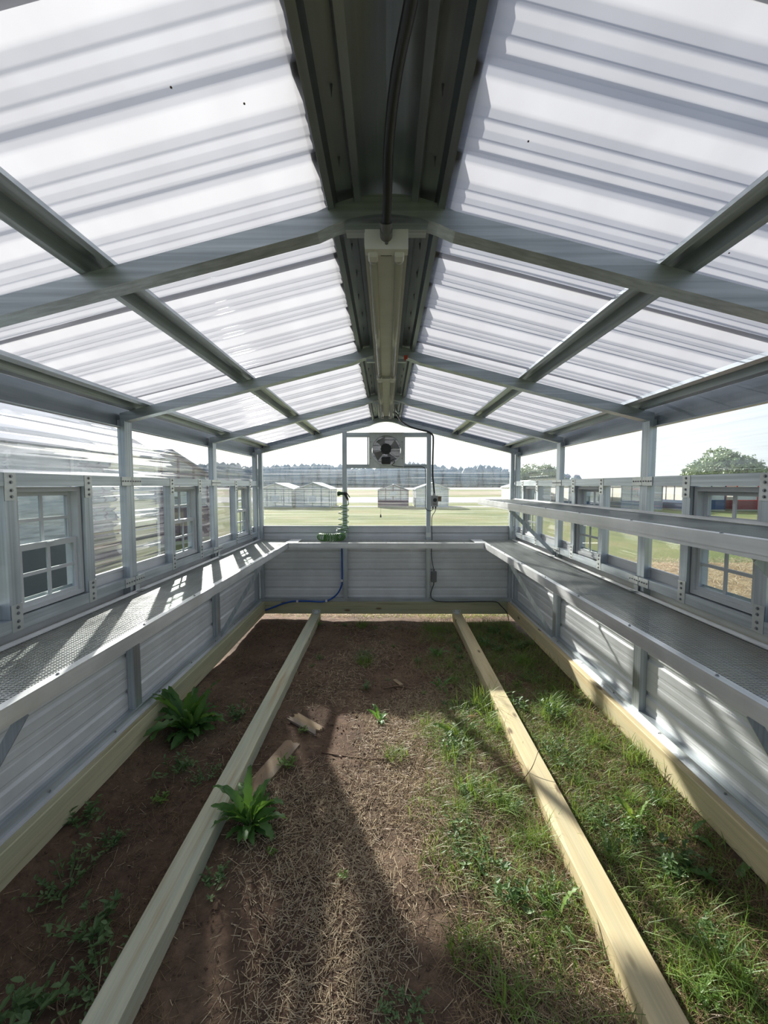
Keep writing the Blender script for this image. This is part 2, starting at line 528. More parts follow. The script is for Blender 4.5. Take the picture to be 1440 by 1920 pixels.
SHEET_W = PITCH * 4
sheet_off = 0.100
for side in (-1, 1):
    y = YF - 0.12
    k = 0
    while y < YB + 0.12:
        y1 = min(y + SHEET_W, YB + 0.14)
        raw = rib_profile(y, min(y1 + 0.03, YB + 0.14), 0.0)
        prof = []
        for (t0, h0), (t1, h1) in zip(raw, raw[1:]):      # extra points beside each fold keep the folds softly rounded
            prof.append((t0, h0))
            if t1 - t0 > 0.014:
                for q in (0.0055, t1 - t0 - 0.0055): prof.append((t0 + q, h0 + (h1 - h0) * q / (t1 - t0)))
        prof.append(raw[-1])
        mb = MB()
        xs = [0.03, 0.5, 0.98, 1.42, 1.74]
        rows = []
        for xi in xs:
            wob = 0.004 * math.sin(3 * xi + k * 1.7 + side)
            rows.append([Vector((side * xi, t, zr(xi, sheet_off) + h + (k % 2) * 0.002 + wob * math.sin(t * 2.1 + k))) for t, h in prof])
        n = len(prof)
        mb.add([p for r in rows for p in r], [(a * n + i, a * n + i + 1, (a + 1) * n + i + 1, (a + 1) * n + i) for a in range(len(xs) - 1) for i in range(n - 1)])
        part(mb, 'roof_sheet', roof_m, ceil, smooth=True)
        y = y1; k += 1

def rafter(yc, wd=0.058):
    mb = MB()
    # bent tube: straight legs and a rounded bend at the ridge
    pts = []
    for x in (-1.60, -0.9, -0.30): pts.append((x, zr(x)))
    for x in np.linspace(-0.2, 0.2, 9):
        pts.append((x, ZR0 - 0.2 * SL + (0.2 * SL * 1.0) * (1 - (x / 0.2) ** 2)))
    for x in (0.30, 0.9, 1.60): pts.append((x, zr(x)))
    n = len(pts); hh = 0.056
    vs = []
    for x, z in pts:
        for dy, dz in ((-wd/2, 0), (wd/2, 0), (wd/2, hh), (-wd/2, hh)):
            vs.append((x, yc + dy, z + dz))
    fs = [(i*4 + k, (i+1)*4 + k, (i+1)*4 + (k+1) % 4, i*4 + (k+1) % 4) for i in range(n - 1) for k in range(4)]
    fs += [(0, 1, 2, 3), ((n-1)*4 + 3, (n-1)*4 + 2, (n-1)*4 + 1, (n-1)*4)]
    mb.add(vs, fs)
    r = part(mb, 'rafter', galv[0], ceil)
    if yc > YB: return r
    # flat tie plate under the bend
    t = MB().box(-0.118, 0.118, yc - 0.026, yc + 0.026, ZR0 - 0.036, ZR0 - 0.031)
    t.box(-0.118, 0.118, yc - 0.031, yc - 0.027, ZR0 - 0.046, ZR0 - 0.028)
    t.build('tie_plate', galv[0], r)
    return r
for yf in FR[:4] + [YB + 0.03]:
    rafter(yf)

def hat(side, xc, off, wtop=0.040, wall=0.034, flange=0.016, y0=YF, y1=YB + 0.05, nm='purlin', mat=None, slots=True):
    """hat channel open downwards, running along the roof"""
    hw = wtop / 2 + 0.008
    prof = [(-hw - flange, 0), (-hw, 0), (-wtop/2, wall), (wtop/2, wall), (hw, 0), (hw + flange, 0)]
    P = []
    for t, h in prof:
        x = xc + t
        P.append(Vector((side * x, 0, zr(x, off) + h)))
    o = MB().strip(P, (0, y0, 0), (0, y1, 0)).build(nm, mat or galv[1], ceil, thick=0.002)
    return o
for side in (-1, 1):
    hat(side, 0.84, 0.056, 0.05, 0.038, 0.018)
    hat(side, 1.48, 0.056, 0.05, 0.038, 0.030, nm='eave_purlin')
    hat(side, 0.120, 0.052, 0.044, 0.030, 0.018, nm='ridge_purlin', mat=dark_metal)
    # screw tips poking through the ridge purlins
    for y in np.arange(0.35, 4.9, 0.19):
        if any(abs(y - f) < 0.05 for f in FR): continue
        x = 0.120 + random.uniform(-0.006, 0.006)
        MB().tube([(side*x, y, zr(x, 0.052) + 0.030), (side*x, y + 0.004, zr(x, 0.052) + 0.008)], [0.0035, 0.0006], 6).build('screw_tip', screw_m, ceil)
# ridge cap
P = [Vector((x, 0, zr(x, 0.100) + 0.030 + (0.0 if abs(x) > 0.01 else 0.0))) for x in (-0.20, -0.06, 0.0, 0.06, 0.20)]
P[2].z -= 0.004
MB().strip(P, (0, YF - 0.12, 0), (0, YB + 0.14, 0)).build('ridge_cap', dark_metal, ceil, thick=0.003)
Q = [Vector((x, 0, zr(x, 0.088))) for x in (-0.098, -0.05, 0.0, 0.05, 0.098)]
MB().strip(Q, (0, YF - 0.1, 0), (0, YB + 0.02, 0)).build('ridge_liner', dark_metal, ceil, thick=0.002)
# screw washers seen through the sheets
# small debris specks on the sheets
for (x, y) in ((-0.42, 0.86), (0.52, 0.66), (-0.30, 0.93), (0.33, 1.02), (0.95, 1.2)):
    MB().disc((x, y, zr(x, sheet_off) - 0.002), 0.0022, 0.002, (0, 0, 1), 6).build('dirt_speck', stick_m, ceil)

# ================================================================ WALLS
def siding_piece(mb, side, y0, y1, z0, z1, X=XS):
    prof = rib_profile(z0, z1, 0.375, RIB_S if X == XS else RIB)
    P = [Vector((side * (X + h * (1.0 if X == XS else 0.6)), 0, t)) for t, h in prof]
    mb.strip(P, (0, y0, 0), (0, y1, 0))

WY0, WY1 = [], []
WIN = [(0.505, 0.895), (1.755, 2.145), (3.065, 3.455), (4.36, 4.75)]
WZ0, WZ1 = 1.105, 1.655
SCR = None
def screw_head(parent, p, ax, r=0.006):
    global SCR
    if SCR is None: SCR = {}
    key = tuple(ax) + (r,)
    if key not in SCR:
        o = MB().disc((0, 0, 0), r * 1.3, 0.0015, ax, 8).disc(Vector(ax) * 0.0025, r * 0.8, 0.004, ax, 6).build('screw_head', screw_m, parent)
        SCR[key] = o.data
    else:
        o = bpy.data.objects.new('screw_head', SCR[key]); COL.objects.link(o); o.parent = parent
    o.matrix_parent_inverse = Matrix.Translation(parent_world(parent)).inverted()
    o.location = p
    return o

def side_wall(side, name, clear_m, label):
    root = struct_root(name, (side * XI, 0, SILL_T), label)
    bays = list(zip([YF] + FR[:-1], FR))
    ins = side
    def bx(x0, x1, *r): return MB().box(side * x0, side * x1, *r)
    for bi, (a, b) in enumerate(bays):
        m = MB(); siding_piece(m, side, a, b, SILL_T + 0.01, Z_SID)
        m.build('siding_panel', siding_m, root, thick=0.002)
        # clear sheet with a hole for the window
        wz = WIN[bi - 1] if bi > 0 else None
        m = MB()
        siding_piece(m, side, a, b, WZ1 + 0.02, 2.06, XS + 0.003)
        if wz:
            siding_piece(m, side, a, wz[0] - 0.01, Z_SID - 0.02, WZ1 + 0.02, XS + 0.003)
            siding_piece(m, side, wz[1] + 0.01, b, Z_SID - 0.02, WZ1 + 0.02, XS + 0.003)
        else:
            siding_piece(m, side, a, b, Z_SID - 0.02, WZ1 + 0.02, XS + 0.003)
        m.build('clear_panel', clear_m, root)
        # trim cap on top of the metal siding
        for (u0, u1) in ([(a, b)] if not wz else [(a, wz[0] - 0.03), (wz[1] + 0.03, b)]):
            bx(XS - 0.006, XS + 0.006, u0, u1, Z_SID - 0.012, Z_SID + 0.004).build('siding_trim', siding_m, root)
        # rails between the posts
        u0, u1 = a + 0.037, b - 0.037
        bx(XI - 0.008, XI + 0.040, u0, u1, 1.660, 1.715).build('header_rail', galv[1], root)
        bx(XI - 0.008, XI + 0.040, u0, u1, 1.047, 1.100).build('sill_rail', galv[1], root)
        if wz:
            for yj in (wz[0] - 0.060, wz[1] + 0.004):
                bx(XI - 0.006, XI + 0.045, yj, yj + 0.056, 1.1005, 1.6595).build('jamb_post', galv[2], root)
                yc = yj + 0.028
                for zc, sg in ((1.657, 1), (1.103, -1)):
                    pl = MB().box(side * (XI - 0.0100), side * (XI - 0.0075), yc - 0.027, yc + 0.027, zc - 0.058, zc + 0.058).build('strap_plate', plate_m, root)
                    if b > 0.1:
                        for dz in (-0.042, -0.016, 0.018, 0.043):
                            screw_head(pl, (side * (XI - 0.0105), yc + 0.003, zc + dz), (-side, 0, 0))
    for yf in FR[:-1]:
        bx(XI, XI + 0.044, yf - 0.036, yf + 0.036, SILL_T + 0.04, 2.055).build('post', galv[2], root)
        if yf > 0:
            for zc in (1.688, 1.073):
                for sg in (-1, 1):
                    yc = yf + sg * 0.050
                    pl = MB().box(side * (XI - 0.0115), side * (XI - 0.0085), yc - 0.048, yc + 0.048, zc - 0.026, zc + 0.026).build('strap_plate', plate_m, root)
                    for dy in (-0.036, -0.012, 0.012, 0.036):
                        screw_head(pl, (side * (XI - 0.0118), yc + dy, zc), (-side, 0, 0), 0.0045)
            # small angle clip fixing the bench to the post
            MB().box(side * (XI - 0.012), side * (XI - 0.006), yf + 0.0, yf + 0.04, 1.002, 1.045).box(side * (XI - 0.05), side * (XI - 0.006), yf + 0.0, yf + 0.04, 1.006, 1.010).build('angle_clip', plate_m, root)
    yf = FR[-1] - 0.04
    bx(XI, XI + 0.044, yf - 0.036, yf + 0.036, SILL_T + 0.04, 2.055).build('post', galv[2], root)
    # base rail and its light lip, eave rail, fascia
    bx(XI - 0.004, XI + 0.044, YF, YB + 0.04, SILL_T + 0.001, SILL_T + 0.040).build('base_rail', galv[1], root)
    bx(XI - 0.030, XI - 0.004, YF, YB, SILL_T + 0.001, SILL_T + 0.004).build('base_lip', alu, root)
    bx(XI + 0.046, XI + 0.052, YF, YB + 0.04, 2.010, 2.132).build('eave_fascia', dark_metal, root)
    bx(XI + 0.020, XI + 0.046, YF, YB + 0.04, 2.010, 2.016).build('eave_ledge', galv[1], root)
    # screws along the base of the siding
    for y in np.arange(0.9, 4.9, 0.47):
        if min(abs(y - f) for f in FR) < 0.08: continue
        screw_head(root, (side * (XI - 0.008), y, SILL_T + 0.022), (-side, 0, 0), 0.005)
    return root
wl = side_wall(-1, 'wall_left', clear_y, 'left wall of ribbed grey siding below and clear ribbed sheet above')
wr = side_wall(1, 'wall_right', clear_r, 'right wall of ribbed grey siding below and clear ribbed sheet above')

def window(n, side, y0, y1):
    w = struct_root('window_%d' % n, (side * (XI + 0.03), (y0 + y1) / 2, WZ0), 'small single hung window with a white vinyl frame and cross bars')
    def bx(x0, x1, *r): return MB().box(side * x0, side * x1, *r)
    xa, xb = XI + 0.012, XI + 0.075
    fw = 0.022
    fr = MB()
    fr.box(side*xa, side*xb, y0, y0 + fw, WZ0, WZ1).box(side*xa, side*xb, y1 - fw, y1, WZ0, WZ1)
    fr.box(side*xa, side*xb, y0 + fw, y1 - fw, WZ0, WZ0 + fw).box(side*xa, side*xb, y0 + fw, y1 - fw, WZ1 - fw, WZ1)
    # outer step of the frame
    fr.box(side*(xa + 0.035), side*xb, y0 + fw, y0 + fw + 0.012, WZ0 + fw, WZ1 - fw).box(side*(xa + 0.035), side*xb, y1 - fw - 0.012, y1 - fw, WZ0 + fw, WZ1 - fw)
    fr.build('frame', white_vinyl, w)
    zm = 1.385
    for nm, x0, x1, z0, z1 in (('sash', xa + 0.038, xa + 0.056, zm - 0.012, WZ1 - fw), ('sash', xa + 0.012, xa + 0.032, WZ0 + fw, zm + 0.016)):
        s = MB(); f = 0.020
        a, b = y0 + fw + 0.001, y1 - fw - 0.001
        top = 0.028 if x0 < xa + 0.02 else f
        s.box(side*x0, side*x1, a, a + f, z0, z1).box(side*x0, side*x1, b - f, b, z0, z1)
        s.box(side*x0, side*x1, a + f, b - f, z0, z0 + f).box(side*x0, side*x1, a + f, b - f, z1 - top, z1)
        so = s.build(nm, white_vinyl, w)
        ym, zc = (a + b) / 2, (z0 + z1) / 2
        xm = (x0 + x1) / 2
        MB().box(side*(xm - 0.004), side*(xm + 0.004), ym - 0.008, ym + 0.008, z0 + f, z1 - top).build('muntin', white_vinyl, so)
        MB().box(side*(xm - 0.0045), side*(xm + 0.0045), a + f, b - f, zc - 0.008, zc + 0.008).build('muntin', white_vinyl, so)
        for (p, q) in ((a + f, ym - 0.008), (ym + 0.008, b - f)):
            for (r, t) in ((z0 + f, zc - 0.008), (zc + 0.008, z1 - top)):
                MB().box(side*(xm - 0.0015), side*(xm + 0.0015), p, q, r, t).build('pane', glass, so)
    # sash lock on the meeting rail
    MB().box(side*(xa + 0.002), side*(xa + 0.012), (y0 + y1)/2 - 0.02, (y0 + y1)/2 + 0.02, zm + 0.006, zm + 0.014).build('sash_lock', white_vinyl, w)
    return w
k = 1
for side in (-1, 1):
    for (a, b) in WIN:
        window(k, side, a, b); k += 1

def end_wall(name, yin, sgn, label, full=True):
    """gable end; sgn +1 = the far end (outside is +y)"""
    root = struct_root(name, (0, yin, SILL_T), label)
    def by(x0, x1, d0, d1, z0, z1): return MB().box(x0, x1, yin + sgn * d0, yin + sgn * d1, z0, z1)
    ys = 0.055
    def sheet(x0, x1, z0, z1, extra=0.0):
        prof = rib_profile(z0, z1, 0.375, RIB_S)
        P = [Vector((0, yin + sgn * (ys + h + extra), t)) for t, h in prof]
        return MB().strip(P, (x0, 0, 0), (x1, 0, 0))
    edges = [-1.60, -0.509, 0.520, 1.60]
    for a, b in zip(edges, edges[1:]):
        if sgn < 0 and a < 0 < b: continue          # open doorway behind the viewpoint
        sheet(a, b, SILL_T + 0.01, Z_SID).build('siding_panel', siding_x, root, thick=0.002)
    # clear gable sheets: vertical strips follow the slope
    for a, b in zip(edges, edges[1:]):
        if sgn < 0 and a < 0 < b: continue
        m = MB()
        prof = rib_profile(Z_SID - 0.02, zr(0) + 0.08, 0.375)
        n = len(prof)
        xs = np.linspace(a, b, 9)
        xs = sorted(set(list(xs) + ([0.0] if a < 0 < b else [])))
        vs = []
        for x in xs:
            top = zr(x) + 0.05
            for t, h in prof:
                vs.append((x, yin + sgn * (ys + h + 0.004), min(t, top)))
        m.add(vs, [(i*n + j, i*n + j + 1, (i+1)*n + j + 1, (i+1)*n + j) for i in range(len(xs) - 1) for j in range(n - 1)])
        m.build('clear_panel', clear_x, root)
    for a, b in zip(edges, edges[1:]):
        if sgn < 0 and a < 0 < b: continue
        by(a, b, ys - 0.006, ys + 0.006, Z_SID - 0.012, Z_SID + 0.006).build('siding_trim', siding_x, root)
    for x0 in (-0.535, 0.494):
        by(x0, x0 + 0.054, 0.0, 0.045, SILL_T + 0.046, zr(x0 + 0.03) + 0.0).build('stud', galv[2], root)
        if sgn > 0:
            by(x0 - 0.004, x0 + 0.058, -0.004, -0.001, 1.030, 1.085).build('foot_plate', plate_m, root)
    by(-0.480, 0.493, 0.003, 0.043, 2.253, 2.306).build('header', galv[0], root)
    if sgn > 0: by(-0.480, 0.493, 0.003, 0.043, 1.876, 1.922).build('header', galv[0], root)
    if sgn > 0:
        by(-0.232, -0.215, 0.006, 0.040, 1.923, 2.252).build('fan_jamb', galv[2], root)
        by(0.215, 0.232, 0.006, 0.040, 1.923, 2.252).build('fan_jamb', galv[2], root)
    m = MB()
    for sx in (-1, 1):
        m.add([(0, yin + sgn * 0.062, zr(0) + 0.052), (0, yin + sgn * 0.062, zr(0) + 0.125), (sx * 1.70, yin + sgn * 0.062, zr(1.70) + 0.125), (sx * 1.70, yin + sgn * 0.062, zr(1.70) + 0.030)], [(0, 1, 2, 3)])
    m.build('gable_trim', dark_metal, root, thick=0.003)
    by(-1.56, 1.56, -0.002, 0.046, SILL_T + 0.001, SILL_T + 0.044).build('base_rail', galv[0], root)
    for sx in (-1, 1):
        MB().box(sx * 1.520, sx * 1.568, yin + sgn * 0.0, yin + sgn * 0.05, SILL_T + 0.045, zr(1.54)).build('corner_post', galv[2], root)
    return root
wb = end_wall('wall_back', YB, 1, 'far gable wall of grey ribbed siding and clear sheet around a fan')
wf = end_wall('wall_front', YF, -1, 'gable wall behind the viewpoint')

# treated lumber sills
def lumber(name, mat, x0, x1, y0, y1, z0, z1):
    o = MB().box(x0, x1, y0, y1, z0, z1).build(name, mat, None, bevel=0.004)
    o['kind'] = 'structure'
    return o
o = lumber('baseboard_left', wood_y, -1.600, -1.505, YF - 0.02, YB - 0.02, SILL_B, SILL_T); o['label'] = 'treated timber sill beam under the left wall'
o = lumber('baseboard_right', wood_r, 1.505, 1.600, YF - 0.02, YB - 0.02, SILL_B + 0.01, SILL_T); o['label'] = 'treated timber sill beam under the right wall'
o = lumber('baseboard_back', wood_x, -1.600, 1.600, YB - 0.018, YB + 0.075, SILL_B, SILL_T); o['label'] = 'treated timber sill beam under the far gable wall'
o = lumber('baseboard_front', wood_x, -1.600, 1.600, YF - 0.115, YF - 0.022, SILL_B, SILL_T); o['label'] = 'treated timber sill beam under the wall behind the viewpoint'

# floor runners
def joist(xn, xf, wdt, mat, label, wane):
    root = thing('floor_joist', label, 'timber', ((xn + xf) / 2, 2.0, 0))
    y0, y1 = YF + 0.02, YB - 0.022
    m = MB(); segs = 90; vs = []
    for i in range(segs + 1):
        t = i / segs; y = y0 + (y1 - y0) * t
        xc = xn + (xf - xn) * ((y - 1.1) / 3.8)
        hw = wdt / 2
        zt = 0.088 + 0.002 * math.sin(y * 1.3)
        ch = 0.004 + (max(0, noise.noise(Vector((y * 2.3, wane, 0)))) * 0.030 if wane else 0.003)
        c2 = 0.004
        s = 1 if xn < 0 else -1        # waney edge towards the middle of the floor
        prof = [(-s * hw, -0.01), (s * hw, -0.01), (s * hw, zt - ch), (s * (hw - ch * 0.8), zt), (-s * (hw - c2), zt), (-s * hw, zt - c2)]
        vs += [(xc + px, y, pz) for px, pz in prof]
    n = 6
    fs = [(i*n + k, i*n + (k+1) % n, (i+1)*n + (k+1) % n, (i+1)*n + k) for i in range(segs) for k in range(n)]
    fs += [tuple(range(n)), tuple(segs * n + k for k in range(n - 1, -1, -1))]
    m.add(vs, fs).build('beam', mat, root)
    h = MB().box(xf - 0.05, xf + 0.05, YB - 0.020, YB - 0.0185, 0.075, 0.125).box(xf - 0.03, xf + 0.03, YB - 0.09, YB - 0.0205, 0.0895, 0.0915).build('joist_hanger', plate_m, root)
    for dx in (-0.03, 0.03):
        screw_head(h, (xf + dx, YB - 0.0215, 0.11), (0, -1, 0), 0.005)
    return root
joist(-0.840, -0.866, 0.108, wood_g, 'pale green treated timber runner on the soil left of the middle', 3.3)
joist(0.832, 0.876, 0.116, wood_r, 'golden treated timber runner with a waney edge, right of the middle', 7.7)



# ================================================================ BENCHES
def wire_mesh(x0, x1, y0, y1, z, pitch=0.0127, r=0.0011):
    """square welded wire: thin bars both ways"""
    m = MB()
    nx = int((x1 - x0) / 0.019); ny = int((y1 - y0) / pitch)
    for i in range(nx + 1):
        x = x0 + i * (x1 - x0) / nx
        m.box(x - r * 1.3, x + r * 1.3, y0, y1, z - r, z + r)
    for j in range(ny + 1):
        y = y0 + j * (y1 - y0) / ny
        m.box(x0, x1, y - r, y + r, z + r * 0.2, z + r * 2.0)
    return m
mesh_m = metal('galvanised_wire', 1, (0.42, 0.44, 0.44), (0.58, 0.60, 0.59), 0.4, 0.8)
BZ = 1.000
def long_bench(side, z, y0, y1, xf, label, braces, name='bench', group=None):
    root = thing(name, label, 'bench' if name == 'bench' else 'shelf', (side * XI, (y0 + y1) / 2, z))
    X0, X1 = sorted((side * (xf + 0.012), side * (XI - 0.016)))
    mo = wire_mesh(X0, X1, y0, y1, z - 0.004).build('wire_mesh', mesh_m, root); mo['kind'] = 'stuff'
    # front rail: flange, deep face and a returned lip
    fr = MB()
    fr.box(side*(xf - 0.000), side*(xf + 0.034), y0, y1, z - 0.001, z + 0.003)
    fr.box(side*(xf - 0.000), side*(xf + 0.003), y0, y1, z - 0.044, z - 0.001)
    fr.box(side*(xf + 0.003), side*(xf + 0.010), y0, y1, z - 0.060, z - 0.044)
    fr.box(side*(xf + 0.012), side*(xf + 0.034), y0, y1, z - 0.060, z - 0.010)
    f = fr.build('front_rail', alu, root)
    MB().box(side*(XI - 0.034), side*(XI - 0.014), y0, y1, z, z + 0.003).box(side*(XI - 0.018), side*(XI - 0.014), y0, y1, z + 0.003, z + 0.014).box(side*(XI - 0.034), side*(XI - 0.018), y0, y1, z - 0.04, z - 0.006).build('back_rail', alu, root)
    for yf in FR[:-1]:
        if y0 < yf < y1:
            MB().box(side*(xf + 0.034), side*(XI - 0.034), yf - 0.018, yf + 0.018, z - 0.010, z - 0.0065).build('cross_bar', alu_x, root)
    for y in np.arange(y0 + 0.35, y1, 0.52):
        screw_head(root, (side*(xf + 0.018), y, z + 0.004), (0, 0, 1), 0.005)
    for yb, zb in braces:
        MB().bar((side*(XI - 0.010), yb, zb), (side*(xf + 0.022), yb, z - 0.060), 0.004, 0.034, (0, 0, 1)).bar((side*(XI - 0.012), yb + 0.012, zb), (side*(xf + 0.024), yb + 0.012, z - 0.060), 0.026, 0.004, (0, 0, 1)).build('brace', galv[2], root)
    return root
long_bench(-1, BZ, YF + 0.14, YB - 0.01, 1.13, 'wire mesh topped metal bench along the left wall under the windows', [(1.275, 0.25), (3.825, 0.25)])
long_bench(1, BZ, YF + 0.14, YB - 0.01, 1.13, 'wire mesh topped metal bench along the right wall, below the raised shelf', [(1.275, 0.25), (3.825, 0.25)])
long_bench(1, 1.497, YF + 0.14, YB - 0.01, 1.12, 'raised wire mesh shelf on the right wall halfway up the windows', [(1.275, 1.03), (3.825, 1.03)], 'wall_shelf')

bb = thing('bench', 'narrow wire mesh bench across the far wall below the fan', 'bench', (0, YB - 0.17, BZ))
wire_mesh(-1.125, 1.125, 4.775, YB - 0.012, BZ - 0.004).build('wire_mesh', mesh_m, bb)['kind'] = 'stuff'
fr = MB().box(-1.148, 1.148, 4.755, 4.789, BZ - 0.001, BZ + 0.003).box(-1.128, 1.128, 4.755, 4.758, BZ - 0.044, BZ - 0.001)
fr.box(-1.128, 1.128, 4.758, 4.765, BZ - 0.060, BZ - 0.044).box(-1.128, 1.128, 4.767, 4.789, BZ - 0.060, BZ - 0.01)
fr.build('front_rail', alu_x, bb)
MB().box(-1.12, 1.12, YB - 0.03, YB - 0.008, BZ, BZ + 0.003).box(-1.12, 1.12, YB - 0.010, YB - 0.006, BZ - 0.03, BZ).build('back_rail', alu_x, bb)
for sx in (-1, 1):
    MB().box(sx * 1.03, sx * 1.165, 4.775, YB - 0.014, BZ + 0.0035, BZ + 0.006).build('corner_plate', alu, bb)
MB().box(-0.045, 0.045, 4.79, YB - 0.03, BZ - 0.010, BZ - 0.0065).build('cross_bar', alu, bb)
for x in (-0.9, -0.45, 0.0, 0.45, 0.9):
    screw_head(bb, (x, 4.772, BZ + 0.004), (0, 0, 1), 0.004)

# ================================================================ EXHAUST FAN
fan = thing('exhaust_fan', 'square steel exhaust fan with black motor, high in the far gable', 'fan', (0, YB, 1.90))
FX, FZ, FYY = 0.003, 2.092, YB - 0.006
def ring(m, c, r0, r1, y0, y1, n=32):
    vs = []
    for k in range(n):
        t = 2 * PI * k / n
        for r, y in ((r0, y0), (r1, y0), (r1, y1), (r0, y1)):
            vs.append((c[0] + r * math.cos(t), y, c[2] + r * math.sin(t)))
    fs = [(k*4 + j, ((k+1) % n)*4 + j, ((k+1) % n)*4 + (j+1) % 4, k*4 + (j+1) % 4) for k in range(n) for j in range(4)]
    return m.add(vs, fs)
# housing plate with a round opening
m = MB(); n = 40; vs = []
for k in range(n):
    t = 2 * PI * k / n; c, s = math.cos(t), math.sin(t)
    q = 0.212 / max(abs(c), abs(s))
    for r, y in ((0.182, FYY - 0.004), (q, FYY - 0.004), (q, FYY), (0.182, FYY)):
        vs.append((FX + r * c, y, FZ + r * s))
m.add(vs, [(k*4 + j, ((k+1) % n)*4 + j, ((k+1) % n)*4 + (j+1) % 4, k*4 + (j+1) % 4) for k in range(n) for j in range(4)])
for sg in (-1, 1):
    m.box(FX + sg * 0.205, FX + sg * 0.212, FYY - 0.02, FYY - 0.004, FZ - 0.205, FZ + 0.205)
    m.box(FX - 0.212, FX + 0.212, FYY - 0.02, FYY - 0.004, FZ + sg * 0.205, FZ + sg * 0.212)
hs = m.build('housing', plate_m, fan)
for dx in (-0.19, 0.19):
    for dz in (-0.1, 0.1):
        screw_head(hs, (FX + dx, FYY - 0.006, FZ + dz), (0, -1, 0), 0.005)
m = MB(); ring(m, (FX, 0, FZ), 0.176, 0.186, FYY - 0.05, FYY + 0.045, 40); m.build('shroud', plate_m, fan, smooth=False)
m = MB()
for r in np.linspace(0.075, 0.178, 9):
    pts = [(FX + r * math.cos(t), FYY - 0.055 + 0.02 * (r / 0.18) ** 2, FZ + r * math.sin(t)) for t in np.linspace(0, 2 * PI, 33)]
    m.tube(pts, 0.0012, 4, False)
for k in range(8):
    t = 2 * PI * k / 8 + 0.2
    m.tube([(FX + 0.06 * math.cos(t), FYY - 0.055, FZ + 0.06 * math.sin(t)), (FX + 0.18 * math.cos(t), FYY - 0.036, FZ + 0.18 * math.sin(t))], 0.002, 5)
m.build('guard', plate_m, fan)
for k in range(4):
    m = MB(); t0 = 2 * PI * k / 4 + 0.5; vs = []
    for i in range(6):
        r = 0.05 + 0.115 * i / 5
        for s_, yy in ((-1, -0.02), (1, 0.015)):
            t = t0 + s_ * (0.30 + 0.10 * i / 5)
            vs.append((FX + r * math.cos(t), FYY + 0.0 + yy, FZ + r * math.sin(t)))
    m.add(vs, [(2*i, 2*i + 1, 2*i + 3, 2*i + 2) for i in range(5)])
    m.build('blade', blade_m, fan, thick=0.0015)
for k in range(6):
    z = FZ - 0.165 + k * 0.066
    hw = 0.172
    MB().bar((FX - hw, FYY + 0.052, z), (FX + hw, FYY + 0.052, z), 0.0015, 0.070, (0, -0.12, 0.99)).build('louvre', roof_m, fan)
m = MB().disc((FX - 0.005, FYY - 0.085, FZ + 0.008), 0.062, 0.07, (0, 1, 0), 20).disc((FX - 0.005, FYY - 0.124, FZ + 0.008), 0.040, 0.008, (0, 1, 0), 16)
for k in range(12):
    t = 2 * PI * k / 12
    m.bar((FX - 0.005 + 0.064 * math.cos(t), FYY - 0.118, FZ + 0.008 + 0.064 * math.sin(t)), (FX - 0.005 + 0.064 * math.cos(t), FYY - 0.052, FZ + 0.008 + 0.064 * math.sin(t)), 0.006, 0.006, (0, 0, 1))
m.build('motor', black_pl, fan)
MB().box(FX - 0.060, FX + 0.052, FYY - 0.115, FYY - 0.062, FZ - 0.172, FZ - 0.088).build('wiring_box', black_pl, fan, bevel=0.010)
pts = [(FX + 0.05, FYY - 0.08, FZ - 0.135), (FX + 0.085, FYY - 0.075, FZ - 0.12), (FX + 0.095, FYY - 0.06, FZ - 0.15), (FX + 0.07, FYY - 0.04, FZ - 0.175), (FX + 0.09, FYY - 0.03, FZ - 0.188)]

def smooth_path(P, n=8):
    P = [Vector(p) for p in P]
    out_ = []
    for i in range(len(P) - 1):
        p0 = P[max(i - 1, 0)]; p1 = P[i]; p2 = P[i + 1]; p3 = P[min(i + 2, len(P) - 1)]
        for k in range(n):
            t = k / n
            out_.append(0.5 * ((2 * p1) + (-p0 + p2) * t + (2*p0 - 5*p1 + 4*p2 - p3) * t*t + (-p0 + 3*p1 - 3*p2 + p3) * t**3))
    out_.append(P[-1])
    return out_
pts += [(FX + 0.2, YB - 0.010, 1.893), (0.40, YB - 0.010, 1.893), (0.455, YB - 0.010, 1.885), (0.478, YB - 0.012, 1.84), (0.482, YB - 0.012, 1.6), (0.480, YB - 0.012, 1.42), (0.495, YB - 0.02, 1.372), (0.54, YB - 0.025, 1.355), (0.570, YB - 0.022, 1.375), (0.570, YB - 0.03, 1.395)]
tag(MB().tube(smooth_path(pts, 7), 0.0042, 6).build('fan_cable', black_pl, None, True), 'thin black cable from the fan down the right stud to the thermostat', 'cable')
pc = thing('pull_cord', 'thin cord with a black knob hanging below the fan', 'cord', (-0.066, YB - 0.03, 1.29))
MB().tube([(-0.066, YB - 0.03, FZ - 0.19), (-0.064, YB - 0.03, 1.6), (-0.066, YB - 0.03, 1.315)], 0.0012, 5).build('cord', grey_pl, pc)
MB().tube([(-0.066, YB - 0.03, 1.316), (-0.066, YB - 0.03, 1.305), (-0.066, YB - 0.03, 1.275)], [0.003, 0.007, 0.010], 10).build('knob', black_pl, pc)

